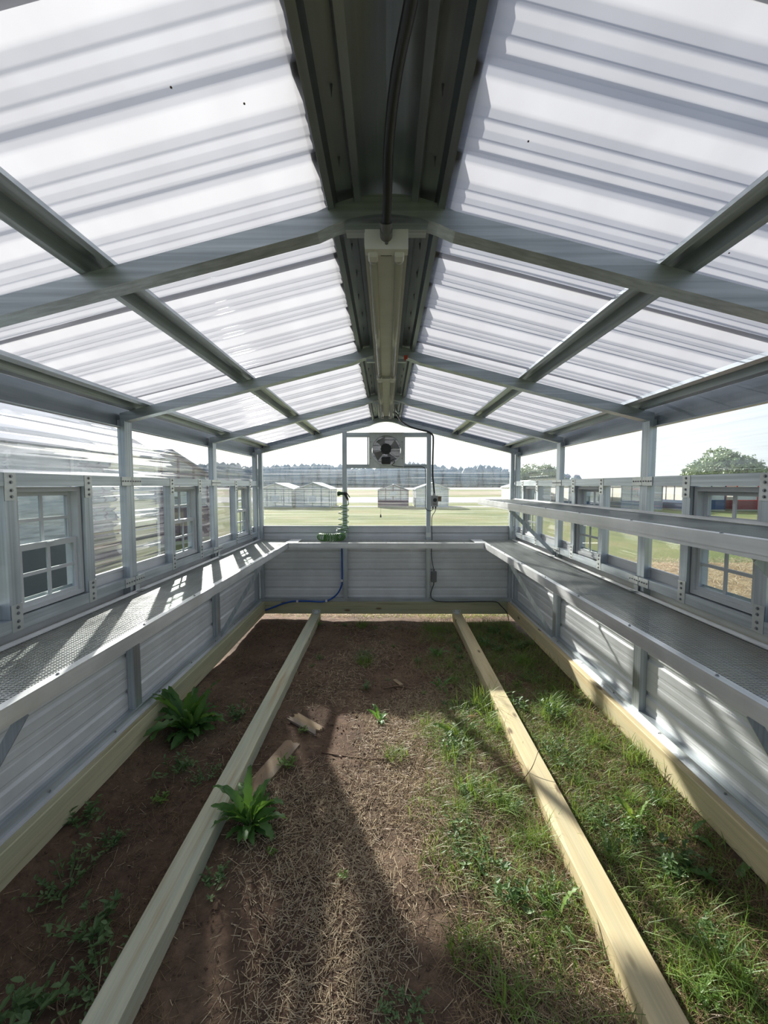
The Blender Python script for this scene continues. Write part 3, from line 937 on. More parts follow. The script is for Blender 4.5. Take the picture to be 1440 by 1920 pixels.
# ================================================================ THERMOSTAT, WIRING
th = thing('thermostat_box', 'grey thermostat box with a round black dial on the right stud', 'thermostat', (0.59, YB, 1.41))
MB().box(0.552, 0.630, YB - 0.050, YB + 0.03, 1.408, 1.545).build('enclosure', ltgrey_pl, th, bevel=0.005)
MB().disc((0.592, YB - 0.056, 1.488), 0.0235, 0.016, (0, 1, 0), 20, 0.021).build('dial', black_pl, th)
MB().box(0.570, 0.614, YB - 0.0525, YB - 0.0503, 1.436, 1.442).build('print_line', black_pl, th)
m = MB().box(0.634, 0.672, YB - 0.035, YB - 0.005, 1.470, 1.535)
for q in range(5): m.box(0.640, 0.666, YB - 0.039, YB - 0.035, 1.477 + q * 0.011, 1.481 + q * 0.011)
m.build('sensor_coil', rust_m, th)
for x in (0.571, 0.605):
    MB().disc((x, YB - 0.022, 1.396), 0.0085, 0.024, (0, 0, 1), 10).build('cable_gland', black_pl, th)
MB().disc((0.588, YB - 0.01, 1.556), 0.016, 0.022, (0, 0, 1), 12).build('conduit_connector', ltgrey_pl, th)

pts = [(0.588, YB - 0.010, 1.568), (0.578, YB - 0.012, 1.68), (0.566, YB - 0.018, 1.80), (0.566, YB - 0.02, 2.0), (0.570, YB - 0.02, 2.21), (0.560, YB - 0.02, 2.275), (0.50, YB - 0.03, 2.315), (0.40, YB - 0.04, 2.335), (0.28, YB - 0.06, 2.37), (0.18, YB - 0.14, 2.42), (0.115, YB - 0.35, 2.47), (0.08, YB - 0.60, 2.44), (0.045, YB - 1.0, 2.425)]
tag(MB().tube(smooth_path(pts, 7), 0.0105, 8).build('black_conduit', black_pl, None, True), 'black flexible conduit from the far light down to the thermostat box', 'conduit')

pw_ = thing('power_cord', 'black power cord with an inline grey box, low on the far wall', 'cord', (0.57, YB, 0.5))
pts = [(0.605, YB - 0.022, 1.386), (0.598, YB - 0.02, 1.35), (0.562, YB - 0.014, 1.28), (0.560, YB - 0.012, 1.15), (0.560, YB - 0.05, 1.02), (0.559, YB - 0.02, 0.90), (0.560, YB - 0.014, 0.78), (0.582, YB - 0.014, 0.66), (0.588, YB - 0.016, 0.618)]
MB().tube(smooth_path(pts, 6), 0.0045, 6).build('upper_cord', black_pl, pw_, True)
MB().box(0.554, 0.622, YB - 0.040, YB - 0.004, 0.475, 0.610).build('inline_box', grey_pl, pw_, bevel=0.006)
MB().disc((0.588, YB - 0.018, 0.622), 0.012, 0.026, (0, 0, 1), 10).build('cord_grip', grey_pl, pw_)
pts = [(0.588, YB - 0.018, 0.474), (0.588, YB - 0.016, 0.44), (0.560, YB - 0.014, 0.36), (0.556, YB - 0.014, 0.30), (0.58, YB - 0.022, 0.255), (0.66, YB - 0.028, 0.232), (0.9, YB - 0.024, 0.226), (1.2, YB - 0.026, 0.232), (1.36, YB - 0.03, 0.228), (1.42, YB - 0.04, 0.18), (1.485, YB - 0.06, 0.105), (1.50, YB - 0.10, 0.02)]
MB().tube(smooth_path(pts, 6), 0.0055, 6).build('lower_cord', black_pl, pw_, True)

# blue water pipe
bp = thing('water_pipe', 'thin blue plastic water pipe bending along the far timber sill', 'pipe', (-0.8, YB, 0.2))
pts = [(-0.548, YB - 0.012, 1.07), (-0.546, YB - 0.012, 0.9), (-0.545, YB - 0.012, 0.50), (-0.555, YB - 0.014, 0.42), (-0.60, YB - 0.016, 0.33), (-0.68, YB - 0.020, 0.262), (-0.78, YB - 0.030, 0.228), (-0.95, YB - 0.028, 0.232), (-1.14, YB - 0.028, 0.232), (-1.27, YB - 0.03, 0.205), (-1.42, YB - 0.04, 0.150), (-1.495, YB - 0.05, 0.125)]
MB().tube(smooth_path(pts, 7), 0.0095, 8).build('pipe', blue_m, bp, True)
for c, sz in (((-0.545, 0.49), 0), ((-0.74, 0.240), 1), ((-1.10, 0.232), 1)):
    MB().box(c[0] - 0.012, c[0] + 0.012, YB - 0.040, YB - 0.019, c[1] - 0.012, c[1] + 0.014).build('pipe_clip', white_paint, bp)

# coiled hose with spray nozzle
def coil():
    pts = []
    cx, cyy, cz = -0.655, 4.935, 1.053
    turns = 21
    for i in range(turns * 12):
        t = i / 12.0
        a = 2 * PI * t
        ph = PI * (0.98 + 1.30 * (t / turns))          # bends round an arc lying on the bench
        R, r = 0.098, 0.044
        c = Vector((cx + (R) * math.cos(ph) * 1.25, cyy + 0.75 * R * math.sin(ph), cz))
        rad = Vector((math.cos(ph) * 1.0, math.sin(ph) * 1.0, 0))
        pts.append(c + rad * r * math.cos(a) + Vector((0, 0, r * 0.97 * math.sin(a))))
    # rising spring along the stud
    n2 = 5 * 14
    x1, y1, z1 = -0.520, YB - 0.066, 1.10
    for i in range(n2):
        t = i / 14.0; a = 2 * PI * t - 1.2
        k = i / n2
        pts.append(Vector((x1 + 0.006 * k + 0.062 * math.cos(a), y1 + 0.050 * math.sin(a), z1 + 0.33 * k ** 1.2)))
    pts += smooth_path([pts[-1], (-0.460, y1 - 0.02, 1.43), (-0.456, y1 - 0.012, 1.46), (-0.462, y1, 1.487)], 5)[1:]
    return pts
hose = tag(MB().tube(coil(), 0.0050, 6).build('coiled_hose', hose_m, None, True), 'green coiled hose lying on the far bench and rising along the left stud', 'hose')
nz = thing('spray_nozzle', 'green and black spray nozzle hooked on the left stud', 'nozzle', (-0.49, YB - 0.05, 1.50))
yN = YB - 0.055
MB().tube([(-0.586, yN, 1.566), (-0.580, yN, 1.567), (-0.560, yN, 1.570), (-0.553, yN, 1.570), (-0.515, yN, 1.568)], [0.029, 0.032, 0.025, 0.021, 0.019], 14).build('barrel', green_pl, nz, True)
MB().tube([(-0.590, yN, 1.566), (-0.585, yN, 1.566)], [0.030, 0.033], 14).build('dial_ring', black_pl, nz)
MB().tube([(-0.530, yN, 1.570), (-0.505, yN, 1.568), (-0.492, yN, 1.553), (-0.478, yN, 1.52), (-0.468, yN, 1.50)], [0.016, 0.021, 0.019, 0.014, 0.013], 10).build('handle', black_pl, nz, True)
MB().tube(smooth_path([(-0.500, yN, 1.58), (-0.478, yN, 1.572), (-0.458, yN, 1.545), (-0.440, yN, 1.518)], 4), [0.006] * 13, 8).build('trigger', black_pl, nz, True)
MB().tube([(-0.468, yN, 1.503), (-0.461, yN, 1.484)], [0.012, 0.011], 10).build('brass_fitting', brass_m, nz)
MB().tube(smooth_path([(-0.52, yN, 1.585), (-0.517, yN + 0.02, 1.615), (-0.515, yN + 0.045, 1.62), (-0.515, yN + 0.052, 1.60)], 4), 0.0025, 6).build('hook', plate_m, nz)
tp_ = thing('garden_tap', 'small chrome tap above the coiled hose on the far wall', 'tap', (-0.59, YB, 1.08))
MB().tube(smooth_path([(-0.60, YB + 0.04, 1.115), (-0.60, YB - 0.03, 1.115), (-0.602, YB - 0.045, 1.105), (-0.602, YB - 0.047, 1.075)], 4), 0.010, 8).build('spout', plate_m, tp_, True)
MB().disc((-0.595, YB - 0.01, 1.137), 0.018, 0.008, (0.2, 0, 1), 10).build('tap_handle', plate_m, tp_)

# ================================================================ LIGHT FIXTURES
tube_m, N, L = new_mat('clear_lamp_tube')
_t = N.new('ShaderNodeBsdfTransparent'); _t.inputs[0].default_value = (0.9, 0.9, 0.88, 1)
_d = N.new('ShaderNodeBsdfPrincipled'); _d.inputs['Base Color'].default_value = (0.72, 0.72, 0.68, 1); _d.inputs['Roughness'].default_value = 0.15
out(N, L, mixsh(N, L, 0.55, _t.outputs[0], _d.outputs[0]))
def fixture(y0, y1, label, front):
    zt, zb = 2.372, 2.318
    root = thing('tube_light', label, 'light', (0, (y0 + y1) / 2, zt))
    # channel body with sloping reflector wings
    P = [(-0.062, 0, zb + 0.020), (-0.030, 0, zb + 0.034), (-0.026, 0, zb + 0.018), (0.026, 0, zb + 0.018), (0.030, 0, zb + 0.034), (0.062, 0, zb + 0.020), (0.062, 0, zt), (-0.062, 0, zt)]
    MB().prism(P, (0, y0 + 0.004, 0), (0, y1 - 0.002, 0)).build('reflector', cream_refl, root)
    e = MB().box(-0.060, 0.062, y0 - 0.002, y0 + 0.003, zb + 0.006, zt + 0.006)
    e.box(-0.060, 0.062, y0 + 0.003, y0 + 0.03, zb + 0.006, zb + 0.010)
    e.build('end_plate', white_paint, root)
    for yy in (y0 + 0.012, y1 - 0.030):
        for sx in (-1, 1):
            MB().box(sx*0.038 - 0.014, sx*0.038 + 0.014, yy, yy + 0.036, zb - 0.006, zb + 0.022).build('lamp_socket', white_paint, root, bevel=0.004)
    for sx in (-1, 1):
        MB().tube([(sx*0.038, y0 + 0.04, zb + 0.008), (sx*0.038, y1 - 0.028, zb + 0.008)], 0.0125, 12).build('lamp_tube', tube_m, root, True)
        for yy in (y0 + 0.052, y1 - 0.045):
            MB().tube([(sx*0.038, yy - 0.008, zb + 0.008), (sx*0.038, yy + 0.008, zb + 0.008)], 0.0135, 12).build('lamp_cap', ltgrey_pl, root, True)
    MB().box(-0.016, 0.016, y0 + 0.045, y0 + 0.052, zb + 0.0155, zb + 0.018).build('label_strip', black_pl, root)
    if front:
        c = MB().disc((0.0, y0 - 0.016, zt - 0.012), 0.0175, 0.030, (0, 1, 0), 16).disc((0.0, y0 - 0.030, zt - 0.006), 0.0160, 0.024, (0, 0.8, -0.6), 14)
        c.build('conduit_connector', grey_pl, root)
        screw_head(root, (0.001, y0 - 0.004, zb + 0.022), (0, -1, 0), 0.004)
    return root
fixture(1.215, 2.62, 'twin tube strip light hung at the first rafter, nearer of two', True)
fixture(2.635, 4.10, 'twin tube strip light continuing towards the fan, farther of two', False)
# the thick black flex running overhead to the first light
pts = [(0.0, 1.180, 2.370), (0.003, 1.12, 2.400), (0.006, 1.0, 2.440), (0.020, 0.85, 2.450), (0.046, 0.68, 2.440), (0.07, 0.45, 2.43), (0.10, 0.2, 2.42), (0.10, 0.05, 2.42), (0.10, -0.10, 2.42)]
tag(MB().tube(smooth_path(pts, 8), 0.0118, 10).build('flexible_conduit', black_pl, None, True), 'thick black flexible conduit overhead below the ridge, plugged into the near light', 'conduit')
tag(MB().box(0.105, 0.125, 2.49, 2.496, 2.402, 2.424).add([(0.105, 2.489, 2.402), (0.112, 2.489, 2.390), (0.120, 2.489, 2.404)], [(0, 1, 2)]).build('red_tag', red_m, None), 'tiny red tag on the second rafter beside the light', 'tag')

# ================================================================ PLANTS AND LITTER
def leaf_mesh(name, L_, W_, rise, droop, mat, wave=0.0, seg=8, seed=0):
    """arching blade starting at the origin and growing along +x"""
    r = random.Random(seed)
    vs, fs = [], []
    x = z = 0.0; ang = rise
    for i in range(seg + 1):
        t = i / seg
        wd = W_ * (1 + (26 * wave) * math.sin(i * 2.6 + seed)) * (math.sin(PI * min(1, t * 0.92 + 0.06)) ** 0.7) * (0.28 + 0.72 * min(1, t * 2.6)) * (1 if t < 0.97 else 0.1)
        if t < 0.12: wd = W_ * 0.10
        wv = wave * math.sin(i * 2.4 + seed)
        vs += [(x, -wd / 2, z + 0.18 * wd + wv), (x, 0, z), (x, wd / 2, z + 0.18 * wd - wv)]
        if i < seg:
            x += math.cos(ang) * L_ / seg; z += math.sin(ang) * L_ / seg
            ang -= droop / seg * (0.5 + t)
    for i in range(seg):
        b = i * 3
        fs += [(b, b + 1, b + 4, b + 3), (b + 1, b + 2, b + 5, b + 4)]
    me = bpy.data.meshes.new(name); me.from_pydata(vs, [], fs); me.update(); me.materials.append(mat)
    me.polygons.foreach_set('use_smooth', [True] * len(me.polygons))
    return me
def dock(x, y, scale, n, label, mat=dock_m, seed=1, flatten=0.0, name='dock_plant'):
    r = random.Random(seed)
    z = gh(x, y)
    root = thing(name, label, 'plant', (x, y, z - 0.004))
    root.scale = (scale,) * 3
    bank = [leaf_mesh('leaf', 0.25, 0.046, 1.38 - flatten, 1.0, mat, 0.006, 13, seed), leaf_mesh('leaf', 0.27, 0.052, 1.12 - flatten, 1.6, mat, 0.007, 13, seed + 1),
            leaf_mesh('leaf', 0.21, 0.052, 0.75 - flatten * 0.5, 1.3, mat, 0.006, 13, seed + 2), leaf_mesh('leaf', 0.15, 0.046, 0.5, 1.1, mat, 0.004, 11, seed + 3)]
    for i in range(n):
        o = bpy.data.objects.new('leaf', bank[i % 4]); COL.objects.link(o); o.parent = root
        a = i * 2.399 + r.uniform(-0.3, 0.3)
        o.rotation_euler = (r.uniform(-0.45, 0.45), r.uniform(-0.35, 0.2), a)
        o.location = (0.012 * math.cos(a), 0.012 * math.sin(a), 0.0)
        s = r.uniform(0.6, 1.1); o.scale = (s, s, s)
    MB().tube([(x, y, z - 0.01), (x, y, z + 0.012 * scale)], [0.014 * scale, 0.010 * scale], 8).build('root_crown', weed_m, None)
    c = COL.objects[-1]
    crown = [q for q in COL.objects if q.name.startswith('root_crown')][-1]
    crown.parent = root
    crown.matrix_parent_inverse = (Matrix.Translation(root.location) @ Matrix.Scale(scale, 4)).inverted()
    return root
dock(-1.34, 2.72, 1.34, 58, 'large dark green broad-leaved dock growing against the left timber sill', seed=3)
dock(-0.665, 1.93, 0.96, 44, 'bright green broad-leaved dock leaning on the pale timber runner', seed=8)
dock(-0.045, 2.86, 0.50, 12, 'small tufted dock alone on the bare middle soil', seed=12)
dock(0.50, 2.66, 0.85, 7, 'tall pale leaved weed with arching sunlit leaves beside the golden runner', lime_m, 15, name='broadleaf_weed')
dock(0.70, 2.86, 0.62, 6, 'pale leaved weed flopping over just left of the golden runner', lime_m, 19, 0.3, name='broadleaf_weed')
dock(0.50, 3.95, 0.62, 13, 'dull green dock in shade left of the golden runner, towards the far wall', dock_m, 23)
dock(0.45, 3.35, 0.55, 10, 'low dock left of the golden runner, middle of the row', dock_m, 27)
dock(1.24, 1.95, 0.62, 4, 'sparse dock with upright lime leaves between golden runner and right sill', lime_m, 31, name='broadleaf_weed')
dock(1.42, 1.86, 0.60, 5, 'broad weed with notched leaf close under the right timber sill', dock_m, 33, name='broadleaf_weed')
dock(1.40, 1.60, 0.80, 4, 'flat long-leaved weed near the bottom right beside the sill', dock_m, 37, 0.5, name='broadleaf_weed')
dock(0.66, 1.50, 0.55, 5, 'small pale broadleaf weed leaning against the near end of the golden runner', lime_m, 41, 0.3, name='broadleaf_weed')
dock(-0.80, 4.86, 0.42, 9, 'small leafy weed at the far end of the pale runner', dock_m, 43, name='broadleaf_weed')

def leafy_clump(rad, h, n, mat, seed, lw=0.018, name='weed_plant'):
    """many small oval leaves on thin stems, one mesh"""
    r = random.Random(seed); vs = []; fs = []
    def quadleaf(p, d, L_, W_):
        d = d.normalized(); s = d.cross(Vector((0, 0, 1)))
        if s.length < 1e-3: s = Vector((1, 0, 0))
        s.normalize(); u = s.cross(d)
        b = len(vs)
        for a, q, k in ((0, 0, 0), (0.35, 0.5, 0.12), (0.75, 0.38, 0.12), (1, 0, 0), (0.75, -0.38, 0.12), (0.35, -0.5, 0.12), (0.5, 0, 0)):
            vs.append(tuple(p + d * a * L_ + s * q * W_ + u * k * W_))
        for i in range(6): fs.append((b + i, b + (i + 1) % 6, b + 6))
    stems = max(3, n // 7)
    for q in range(stems):
        a = r.uniform(0, 2 * PI); R = rad * math.sqrt(r.random())
        tip = Vector((R * math.cos(a), R * math.sin(a), h * r.uniform(0.4, 1.0)))
        base = Vector((R * 0.25 * math.cos(a), R * 0.25 * math.sin(a), -0.005))
        b = len(vs)
        for p, w_ in ((base, 0.0016), (tip, 0.0008)):
            for k in range(3): vs.append((p.x + w_ * math.cos(2.09 * k), p.y + w_ * math.sin(2.09 * k), p.z))
        for k in range(3): fs.append((b + k, b + (k + 1) % 3, b + 3 + (k + 1) % 3)); fs.append((b + k, b + 3 + (k + 1) % 3, b + 3 + k))
        for j in range(n // stems):
            t = r.uniform(0.3, 1.0)
            p = base.lerp(tip, t)
            aa = r.uniform(0, 2 * PI)
            quadleaf(p, Vector((math.cos(aa), math.sin(aa), r.uniform(-0.1, 0.8))), lw * r.uniform(0.8, 1.6), lw * r.uniform(0.45, 0.7))
    me = bpy.data.meshes.new(name); me.from_pydata(vs, [], fs); me.update(); me.materials.append(mat)
    return me
cl = [leafy_clump(0.10, 0.07, 110, weed_m, 1), leafy_clump(0.08, 0.09, 80, weed_m, 2, 0.022), leafy_clump(0.06, 0.05, 60, lime_m, 3, 0.016), leafy_clump(0.12, 0.06, 150, weed_m, 4, 0.014)]
def put(me, x, y, s, label, cat='weed', group=None, rz=None, name=None):
    o = bpy.data.objects.new(name or me.name, me); COL.objects.link(o)
    o.location = (x, y, gh(x, y)); o.scale = (s, s, s); o.rotation_euler = (0, 0, random.uniform(0, 6.28) if rz is None else rz)
    return tag(o, label, cat, group)
for (k, x, y, s, lab) in [
    (1, -1.05, 2.86, 1.25, 'small leafy weed right of the big dock, beside the pale runner'),
    (0, -1.22, 2.30, 1.35, 'dense low weed mat on the left soil strip below the big dock'),
    (2, -1.20, 2.08, 1.1, 'pale rosette weed just below the dense weed mat on the left'),
    (3, -1.02, 2.25, 0.9, 'thin sprawling weed next to the pale runner on the left strip'),
    (0, -1.28, 1.80, 0.9, 'slim dark weed on the left soil, below the rosette weed'),
    (0, -1.44, 1.86, 1.3, 'dark weed tucked under the left timber sill'),
    (3, -1.33, 1.62, 1.3, 'dark weed patch along the left sill, nearer than the tucked one'),
    (0, -1.10, 1.45, 1.4, 'dark green weed clump on the near left soil'),
    (1, -1.12, 1.18, 1.4, 'blurred dark weed at the bottom left corner'),
    (3, -0.95, 1.28, 1.2, 'sparse weed left of the near end of the pale runner'),
    (0, -0.72, 1.62, 0.85, 'weed growing tight against the right side of the pale runner'),
    (2, -0.60, 2.36, 1.4, 'bright green chickweed clump on the old board'),
    (2, -0.57, 2.70, 0.9, 'small green clump between the two old boards'),
    (2, -0.52, 1.78, 0.6, 'tiny light seedling below the leaning dock'),
    (3, -0.23, 3.95, 1.1, 'dark low weed mat on the far middle soil'),
    (1, -0.16, 3.30, 0.8, 'grey green sprig on the middle soil beyond the tufted dock'),
    (2, 0.30, 3.25, 0.6, 'tiny pale sprig on the soil right of the middle'),
    (1, 0.43, 2.50, 1.1, 'leafy stem weed under the arching pale leaves'),
    (1, 0.52, 1.56, 1.1, 'round-leaved pale weed at the near right of the middle'),
    (3, 0.40, 1.78, 1.4, 'grey green bushy weed in the grass left of the golden runner'),
    (2, 0.62, 1.55, 0.9, 'small round-leaved sprig touching the golden runner'),
    (1, 1.18, 2.88, 1.3, 'leafy clump with grass in the strip beside the right sill'),
    (3, 1.05, 2.40, 1.3, 'fine grey green weed right of the golden runner'),
    (1, 1.30, 1.72, 1.2, 'mixed leafy weed under the right sill near the camera'),
    (2, 1.20, 1.90, 1.3, 'lime green leafy weed amid grass on the right strip'),
    (2, -0.19, 1.66, 0.6, 'tiny seedling on the strawy middle soil'),
    (3, 0.06, 1.22, 0.8, 'thin weed on the near middle soil'),
]:
    put(cl[k], x, y, s, lab)
def band(text, y):
    return text + (', near end' if y < 1.9 else ', middle stretch' if y < 3.3 else ', far end')
for i in range(34):
    x = random.uniform(0.98, 1.46); y = random.uniform(1.0, 4.8)
    put(cl[i % 4], x, y, random.uniform(0.6, 1.2), band('low leafy weed among the grass between the golden runner and right sill', y), 'weed', band('weeds in the right strip', y))
for i in range(22):
    y = random.uniform(1.0, 4.8); x = random.uniform(0.25 + 0.05 * y, 0.74)
    put(cl[(i + 1) % 4], x, y, random.uniform(0.5, 1.0), band('low leafy weed among the grass left of the golden runner', y), 'weed', band('weeds left of the golden runner', y))
for i in range(12):
    y = random.uniform(2.8, 4.9); x = random.uniform(-0.7, 0.3)
    put(cl[(i + 2) % 4], x, y, random.uniform(0.3, 0.6), 'tiny weed seedling on the far bare soil between the runners', 'weed', 'seedlings on the far soil')

def blades(P, H, W, lean, nseg=3):
    """P (n,3) bases -> arrays of bent blades"""
    n = len(P)
    az = rng.uniform(0, 2 * PI, n); d = np.stack([np.cos(az), np.sin(az), np.zeros(n)], 1)
    s = np.stack([-np.sin(az), np.cos(az), np.zeros(n)], 1)
    V = np.zeros((n, 2 * nseg + 1, 3))
    for i in range(nseg + 1):
        t = i / nseg
        c = P + d * (lean * H * t ** 2)[:, None] + np.array([0, 0, 1.0]) * (H * (t - 0.35 * lean * t * t))[:, None]
        if i < nseg:
            wd = W * (1 - 0.6 * t)
            V[:, 2*i] = c - s * wd[:, None] / 2; V[:, 2*i + 1] = c + s * wd[:, None] / 2
        else: V[:, 2*nseg] = c
    m = 2 * nseg + 1
    tri = []
    for i in range(nseg - 1):
        tri += [(2*i, 2*i + 1, 2*i + 3), (2*i, 2*i + 3, 2*i + 2)]
    tri.append((2*nseg - 2, 2*nseg - 1, 2*nseg))
    tri = np.array(tri)
    F = (np.arange(n)[:, None, None] * m + tri[None]).reshape(-1, 3)
    return V.reshape(-1, 3), F
def ghv(x, y): return np.array([gh(a, b) for a, b in zip(x, y)])
def density(x, y):
    """how grassy the soil is"""
    n = np.array([noise.noise(Vector((a * 1.6, b * 1.6, 9.0))) for a, b in zip(x, y)])
    n2 = np.array([noise.noise(Vector((a * 5, b * 5, 4.0))) for a, b in zip(x, y)])
    base = np.where(x > 0.92, 0.95, np.clip(0.05 + 0.72 * (x - 0.15), 0, 0.42))
    base = base - np.clip(0.30 * (0.45 - (x - 0.02 * y)), 0, 1)
    base = np.where((x > 0.95) & (y > 2.9), base * 0.75, base)
    base = np.where((x > 0.95) & (x < 1.2) & (y > 3.0) & (y < 3.6), 0.15, base)
    return base + 0.55 * n + 0.35 * n2
def scatter(n, xr, yr, thr):
    x = rng.uniform(*xr, n); y = rng.uniform(*yr, n)
    keep = density(x, y) > thr + rng.uniform(0, 0.45, n)
    return x[keep], y[keep]
def offjoist(x, y):
    return (np.abs(np.abs(x) - 0.855) > 0.065) & (np.abs(x) < 1.495)
x, y = scatter(38000, (0.1, 1.66), (0.55, 5.0), 0.12)
k = offjoist(x, y); x, y = x[k], y[k]
P = np.stack([x, y, ghv(x, y) - 0.003], 1)
H = rng.gamma(3, 0.018, len(x)) + 0.015
V, F = blades(P, H, rng.uniform(0.0016, 0.0050, len(x)), rng.uniform(0.2, 1.6, len(x)))
o = from_np('grass', V, F, grass_m); tag(o, 'short green grass and fine weeds over the right part of the soil', 'grass', kind='stuff')
x, y = scatter(60000, (-0.1, 1.66), (0.55, 5.0), -0.15)
k = offjoist(x, y); x, y = x[k], y[k]
P = np.stack([x, y, ghv(x, y) - 0.003], 1)
V, F = blades(P, rng.gamma(4, 0.010, len(x)) + 0.008, rng.uniform(0.0012, 0.003, len(x)), rng.uniform(0.6, 2.4, len(x)))
o = from_np('dead_grass', V, F, dry_dark); tag(o, 'brown dead grass mixed into the green on the right', 'grass', kind='stuff')

def slivers(x, y, z, Lr, Wr, tilt=0.25):
    n = len(x); SK = rng.random(n) ** 1.8; az = rng.uniform(0, 2 * PI, n); ti = rng.normal(0, tilt, n)
    Ln = Lr[0] + (Lr[1] * 1.25 - Lr[0]) * SK; Wn = rng.uniform(*Wr, n)
    d = np.stack([np.cos(az) * np.cos(ti), np.sin(az) * np.cos(ti), np.sin(ti)], 1)
    s = np.stack([-np.sin(az), np.cos(az), np.zeros(n)], 1)
    u = np.cross(d, s) * -1
    c = np.stack([x, y, z + np.abs(np.sin(ti)) * Ln / 2 + Wn * 0.3], 1)
    V = np.zeros((n, 6, 3))
    for i, e in enumerate((-1, 1)):
        q = c + d * (e * Ln / 2)[:, None]
        V[:, 3*i] = q - s * (Wn / 2)[:, None]; V[:, 3*i + 1] = q + s * (Wn / 2)[:, None]
        V[:, 3*i + 2] = q + np.abs(u) * (Wn * 0.5)[:, None]
    quads = np.array([(0, 1, 4, 3), (1, 2, 5, 4), (2, 0, 3, 5)])
    F = (np.arange(n)[:, None, None] * 6 + quads[None]).reshape(-1, 4)
    return V.reshape(-1, 3), F
n = 95000
x = rng.normal(0.12, 0.50, n); y = rng.uniform(0.5, 5.0, n)
dn = np.array([noise.noise(Vector((a * 1.9, b * 1.3, 21.0))) for a, b in zip(x, y)])
pr = np.clip(1.25 - 0.42 * np.clip(y - 1.6, 0, 9), 0.05, 1) * np.clip(0.6 + 1.7 * dn, 0.03, 1)
k = (rng.random(n) < pr) & offjoist(x, y)
x, y = x[k], y[k]
V, F = slivers(x, y, ghv(x, y), (0.006, 0.055), (0.0010, 0.0034), 0.32)
tag(from_np('straw', V, F, dry_m), 'pale dry straw scattered over the middle of the soil', 'straw', kind='stuff')
n = 60000
x = rng.uniform(-1.5, 1.5, n); y = rng.uniform(0.5, 5.0, n)
dn = np.array([noise.noise(Vector((a * 1.6, b * 1.6, 33.0))) for a, b in zip(x, y)])
k = (rng.random(n) < np.clip(0.45 + 1.3 * dn, 0.05, 1)) & offjoist(x, y); x, y = x[k], y[k]
V, F = slivers(x, y, ghv(x, y), (0.012, 0.07), (0.0008, 0.0022), 0.15)
tag(from_np('dead_stalks', V, F, dry_dark), 'brown dead stalks and fibres strewn over the soil', 'straw', kind='stuff')
# soil crumbs
n = 9000
x = rng.uniform(-1.5, 1.5, n); y = rng.uniform(0.5, 5.0, n); k = offjoist(x, y); x, y = x[k], y[k]; n = len(x)
r_ = rng.gamma(2, 0.0016, n) + 0.001
z = ghv(x, y)
octv = np.array([(1,0,0),(-1,0,0),(0,1,0),(0,-1,0),(0,0,1),(0,0,-1)], float)
V = np.stack([x, y, z], 1)[:, None, :] + octv[None] * r_[:, None, None] * rng.uniform(0.6, 1.3, (n, 6, 1))
octf = np.array([(0,2,4),(2,1,4),(1,3,4),(3,0,4),(2,0,5),(1,2,5),(3,1,5),(0,3,5)])
F = (np.arange(n)[:, None, None] * 6 + octf[None]).reshape(-1, 3)
tag(from_np('soil_crumbs', V.reshape(-1, 3), F, soil), 'small crumbs of reddish earth on the floor', 'soil', kind='stuff')
# straw and grass just outside the walls
n = 26000
x = np.concatenate([rng.uniform(-1.6, 2.4, n // 2), rng.uniform(1.75, 3.3, n // 4), rng.uniform(-3.2, -1.7, n // 4)])
y = np.concatenate([rng.uniform(5.2, 6.6, n // 2), rng.uniform(1.0, 6.0, n // 4), rng.uniform(1.0, 6.0, n // 4)])
V, F = slivers(x, y, ghv(x, y), (0.015, 0.06), (0.0015, 0.004), 0.3)
tag(from_np('outer_straw', V, F, dry_m), 'sunlit straw on the ground just outside the walls', 'straw', kind='stuff')
flat('straw_ground', 3.0, 8.5, -1.0, 9.2, -0.040, straw_field, 'orange straw covered ground outside the right wall')
n = 16000
x = rng.uniform(3.3, 8.3, n); y = rng.uniform(1.0, 9.6, n)
V, F = slivers(x, y, np.full(n, -0.03), (0.04, 0.12), (0.003, 0.007), 0.4)
tag(from_np('straw_mulch', V, F, dry_m), 'loose straw outside the right wall seen through the near window', 'straw', kind='stuff')
n = 14000
x = rng.uniform(-1.6, 1.6, n); y = rng.uniform(5.15, 6.4, n)
k = rng.random(n) < np.clip(0.3 + 0.35 * x, 0.12, 1); x, y = x[k], y[k]
P = np.stack([x, y, ghv(x, y)], 1)
V, F = blades(P, rng.gamma(4, 0.014, len(x)), rng.uniform(0.002, 0.004, len(x)), rng.uniform(0.2, 1.4, len(x)))
tag(from_np('outer_grass', V, F, grass_m), 'sunlit grass just beyond the far wall', 'grass', kind='stuff')

